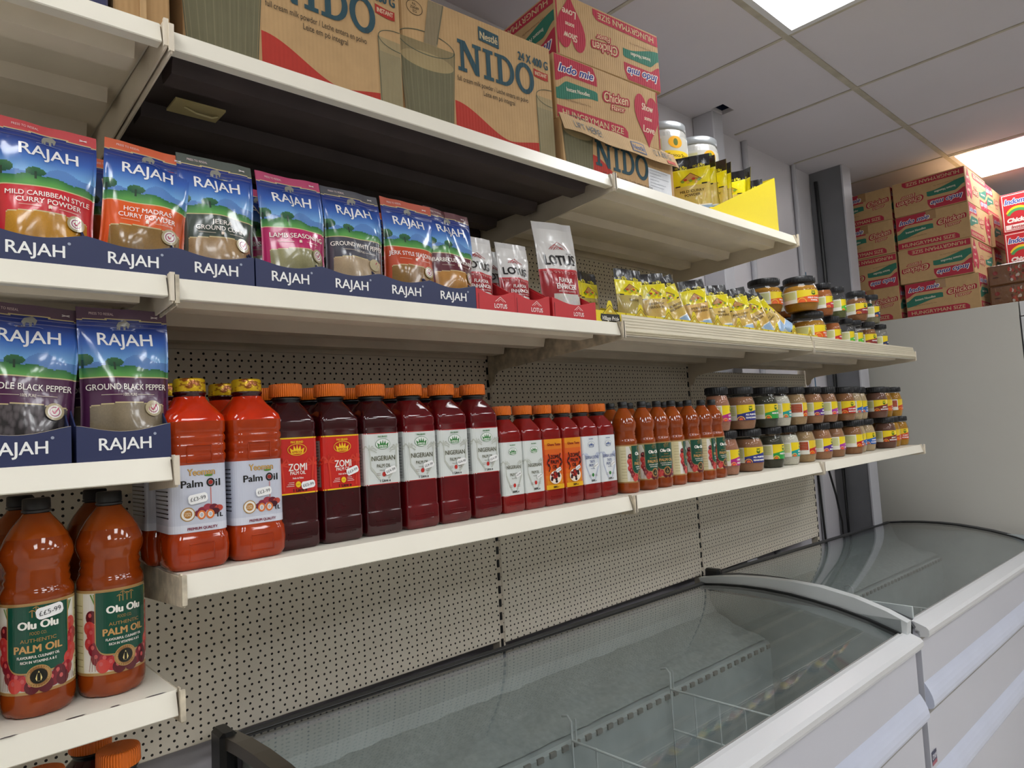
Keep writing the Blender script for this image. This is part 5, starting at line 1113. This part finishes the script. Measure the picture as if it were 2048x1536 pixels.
def fl(a, b, s_=0): return (-L / 2 - .010 + (L + .014) * a, -D / 2 - .003 - .016 * b - .003 * math.sin(a * 9) * b - s_ * .002, H + .008 - .046 * b + .0022 * math.sin(a * 14) * b + .0015 * math.sin(a * 31) * (1 - b))
n = 40
mb.grid(lambda a, b: fl(a, 1 - b), n, 4, lin('B99A70')); mb.grid(lambda a, b: fl(1 - a, 1 - b, -1.4), n, 4, lin('A5855A'))
def FS(u, v, h):
    a = (u + L / 2 + .010) / (L + .014); p = Vector(fl(a, .5 - v / .048)); return tuple(p + Vector((0, -.94, .33)) * (h + .0006))
A = Art(mb, FS); A.text('LIFT HERE!', -.140, .0, .021, '5E6A74', w=.10); A.rect(.03, -.016, .085, .016, '5A6A8A'); A.rect(.033, -.013, .082, .013, 'B99A70'); A.text('Nestlé', .0575, 0, .016, '5A6A8A', w=.044, bold=.02); A.text('12 X 800 G', .160, .006, .020, '5E6A74', w=.075); A.rect(.172, -.020, .210, -.009, 'B8564A')
mb.build('torn_flap', 'cardboard', r); tag(r, 'low open milk powder carton with a torn lift-here flap under noodle cartons', 'carton', GM)
r.location = (1.100, -.310, ZT + .0003); r.rotation_euler = (0, 0, -.02)
# left end of the top shelf
mb = carton(.235, .30, .26, [], 'carton', '25264E'); tag(mb.build('blue_carton', 'carton', None, (-.185, -.315, ZL + .7843)), 'dark blue carton on the top shelf of the left end bay', 'carton')
mb = carton(.075, .28, .27, [], kraft='B08C60'); mb.prism([(-.004, 0), (.004, 0), (.004, .27), (-.004, .27)], 'y', -.1445, -.1405, lin('BE9C70')); o = mb.build('plain_carton', 'cardboard', None, (-.022, -.318, ZL + .7845)); tag(o, 'narrow plain brown carton between the dark blue and milk powder cartons', 'carton')
# ---------------------------------------------------------------- tubs and the yellow display box
def tub(r0, h, body, lidc, lab, nm):
    r = empty('food_tub'); mb = MB(); P = [(.9, 0), (.97, .006), (1, .02), (1, h * .80), (.95, h * .86), (.93, h * .88)]
    mb.lathe([(r0 * a, z) for a, z in P], 32, col=lin(body)); mb.build('tub_body', 'film_small', r)
    mb = MB(); mb.lathe([(r0 * .95, h * .86), (r0 * .98, h * .87), (r0 * .98, h - .003), (r0 * .93, h)], 40); 
    mb.build('tub_lid', lidc, r); mb = MB(); lab(Art(mb, cylS(0, 0, r0 * 1.004, 0), du=.005), r0, h); mb.build('tub_label', 'label_gloss', r); r['category'] = 'tub'; return r
def clearlab(A, r0, h):
    A.rect(-r0 * 1.4, .03, r0 * 1.2, h * .74, 'BDBAB0'); A.rect(-r0 * 1.3, h * .28, -r0 * .45, h * .70, 'B5AF84'); A.rect(-r0 * 1.25, h * .36, -r0 * 1.0, h * .6, '77706A')
    A.ell(r0 * .1, h * .64, r0 * .30, h * .10, 'E2A21A', 24); A.ell(r0 * .1, h * .64, r0 * .10, h * .06, '5A6A2A', 14); A.rect(-r0 * .35, h * .36, r0 * .9, h * .50, 'E2BE1A'); A.text('Tapioca Starch', r0 * .25, h * .43, h * .06, '2A2618', w=r0 * 1.0)
tb = tub(.086, .205, 'A9A7A2', 'tub_silver', clearlab, '')
def pinklab(A, r0, h):
    A.rect(-r0 * 1.5, .02, r0 * 1.3, h * .45, 'B03A5A'); A.rect(-r0 * 1.5, h * .45, r0 * 1.3, h * .58, 'D98AA0'); A.rect(-r0 * 1.5, h * .58, r0 * 1.3, h * .84, '1E56B0'); A.text('CHOPS', 0, h * .33, h * .12, 'F0E4E4', w=r0 * .9, bold=.04)
pk_ = tub(.080, .168, 'B8456A', 'white_enamel', pinklab, '')
GT = 'tubs on the top shelf'
put(pk_, 1.605, -.215, ZT + .0003, 'blue and pink tub half hidden beside the open milk powder carton', GT, -.9)
put(pk_, 1.80, -.215, ZT + .0003, 'blue and pink tub hidden behind the black and yellow sachets', GT, -.9)
put(tb, 1.630, -.225, ZT + .0003 + .169, 'silver-lidded film-wrapped tub nearer the noodle cartons', GT, -.5); put(tb, 1.828, -.225, ZT + .0003 + .169, 'silver-lidded film-wrapped tub farther from the noodle cartons', GT, -.4)
r = empty('display_box', (1.506, -.462, ZT + .0003)); y_ = lin('E4CE0A'); mb = MB(); Lb, Db = .435, .138
side = [(0, 0), (Lb, 0), (Lb, .203), (.02, .026), (0, .022)]
mb.prism(side, 'y', 0, .002, y_); mb.build('side_panel', 'carton', r); mb = MB(); mb.prism(side, 'y', Db - .002, Db, y_); mb.build('side_panel', 'carton', r)
mb = MB(); mb.box(0, Lb, .002, Db - .002, 0, .002, y_); mb.box(Lb - .002, Lb, .002, Db - .002, .002, .203, y_); mb.box(0, .002, .002, Db - .002, .002, .022, y_); mb.build('box_tray', 'carton', r)
tag(r, 'bright yellow display box with a sloping side at the end of the top shelf', 'display box')
bs = vp_sachet('MILD CURRY', 'POWDER', 71); bs.scale = (1.2, 1.2, 1.22); note(bs)
for k, (x, up, ly) in enumerate(((1.528, 0, -.30), (1.572, .004, -.22), (1.606, .006, -.15), (1.640, .008, -.10), (1.676, .006, -.02), (1.735, .014, .35), (1.80, .018, .10), (1.85, .010, .4))):
    o = place(bs, USED, (x, -.394, ZT + .003 + up), -math.pi / 2 + (.45 if k == 0 else (0, .25, -.2, .12, -.1, .4, -.25, .35)[k]), 'black-topped yellow curry sachet in the yellow display box, %s from the open end' % ('first', 'second', 'third', 'fourth', 'fifth', 'sixth', 'seventh', 'eighth')[k], 'sachets in the yellow display box', (-ly * .5 + .03, 0)); o.scale = (1.2, 1.2, 1.22)
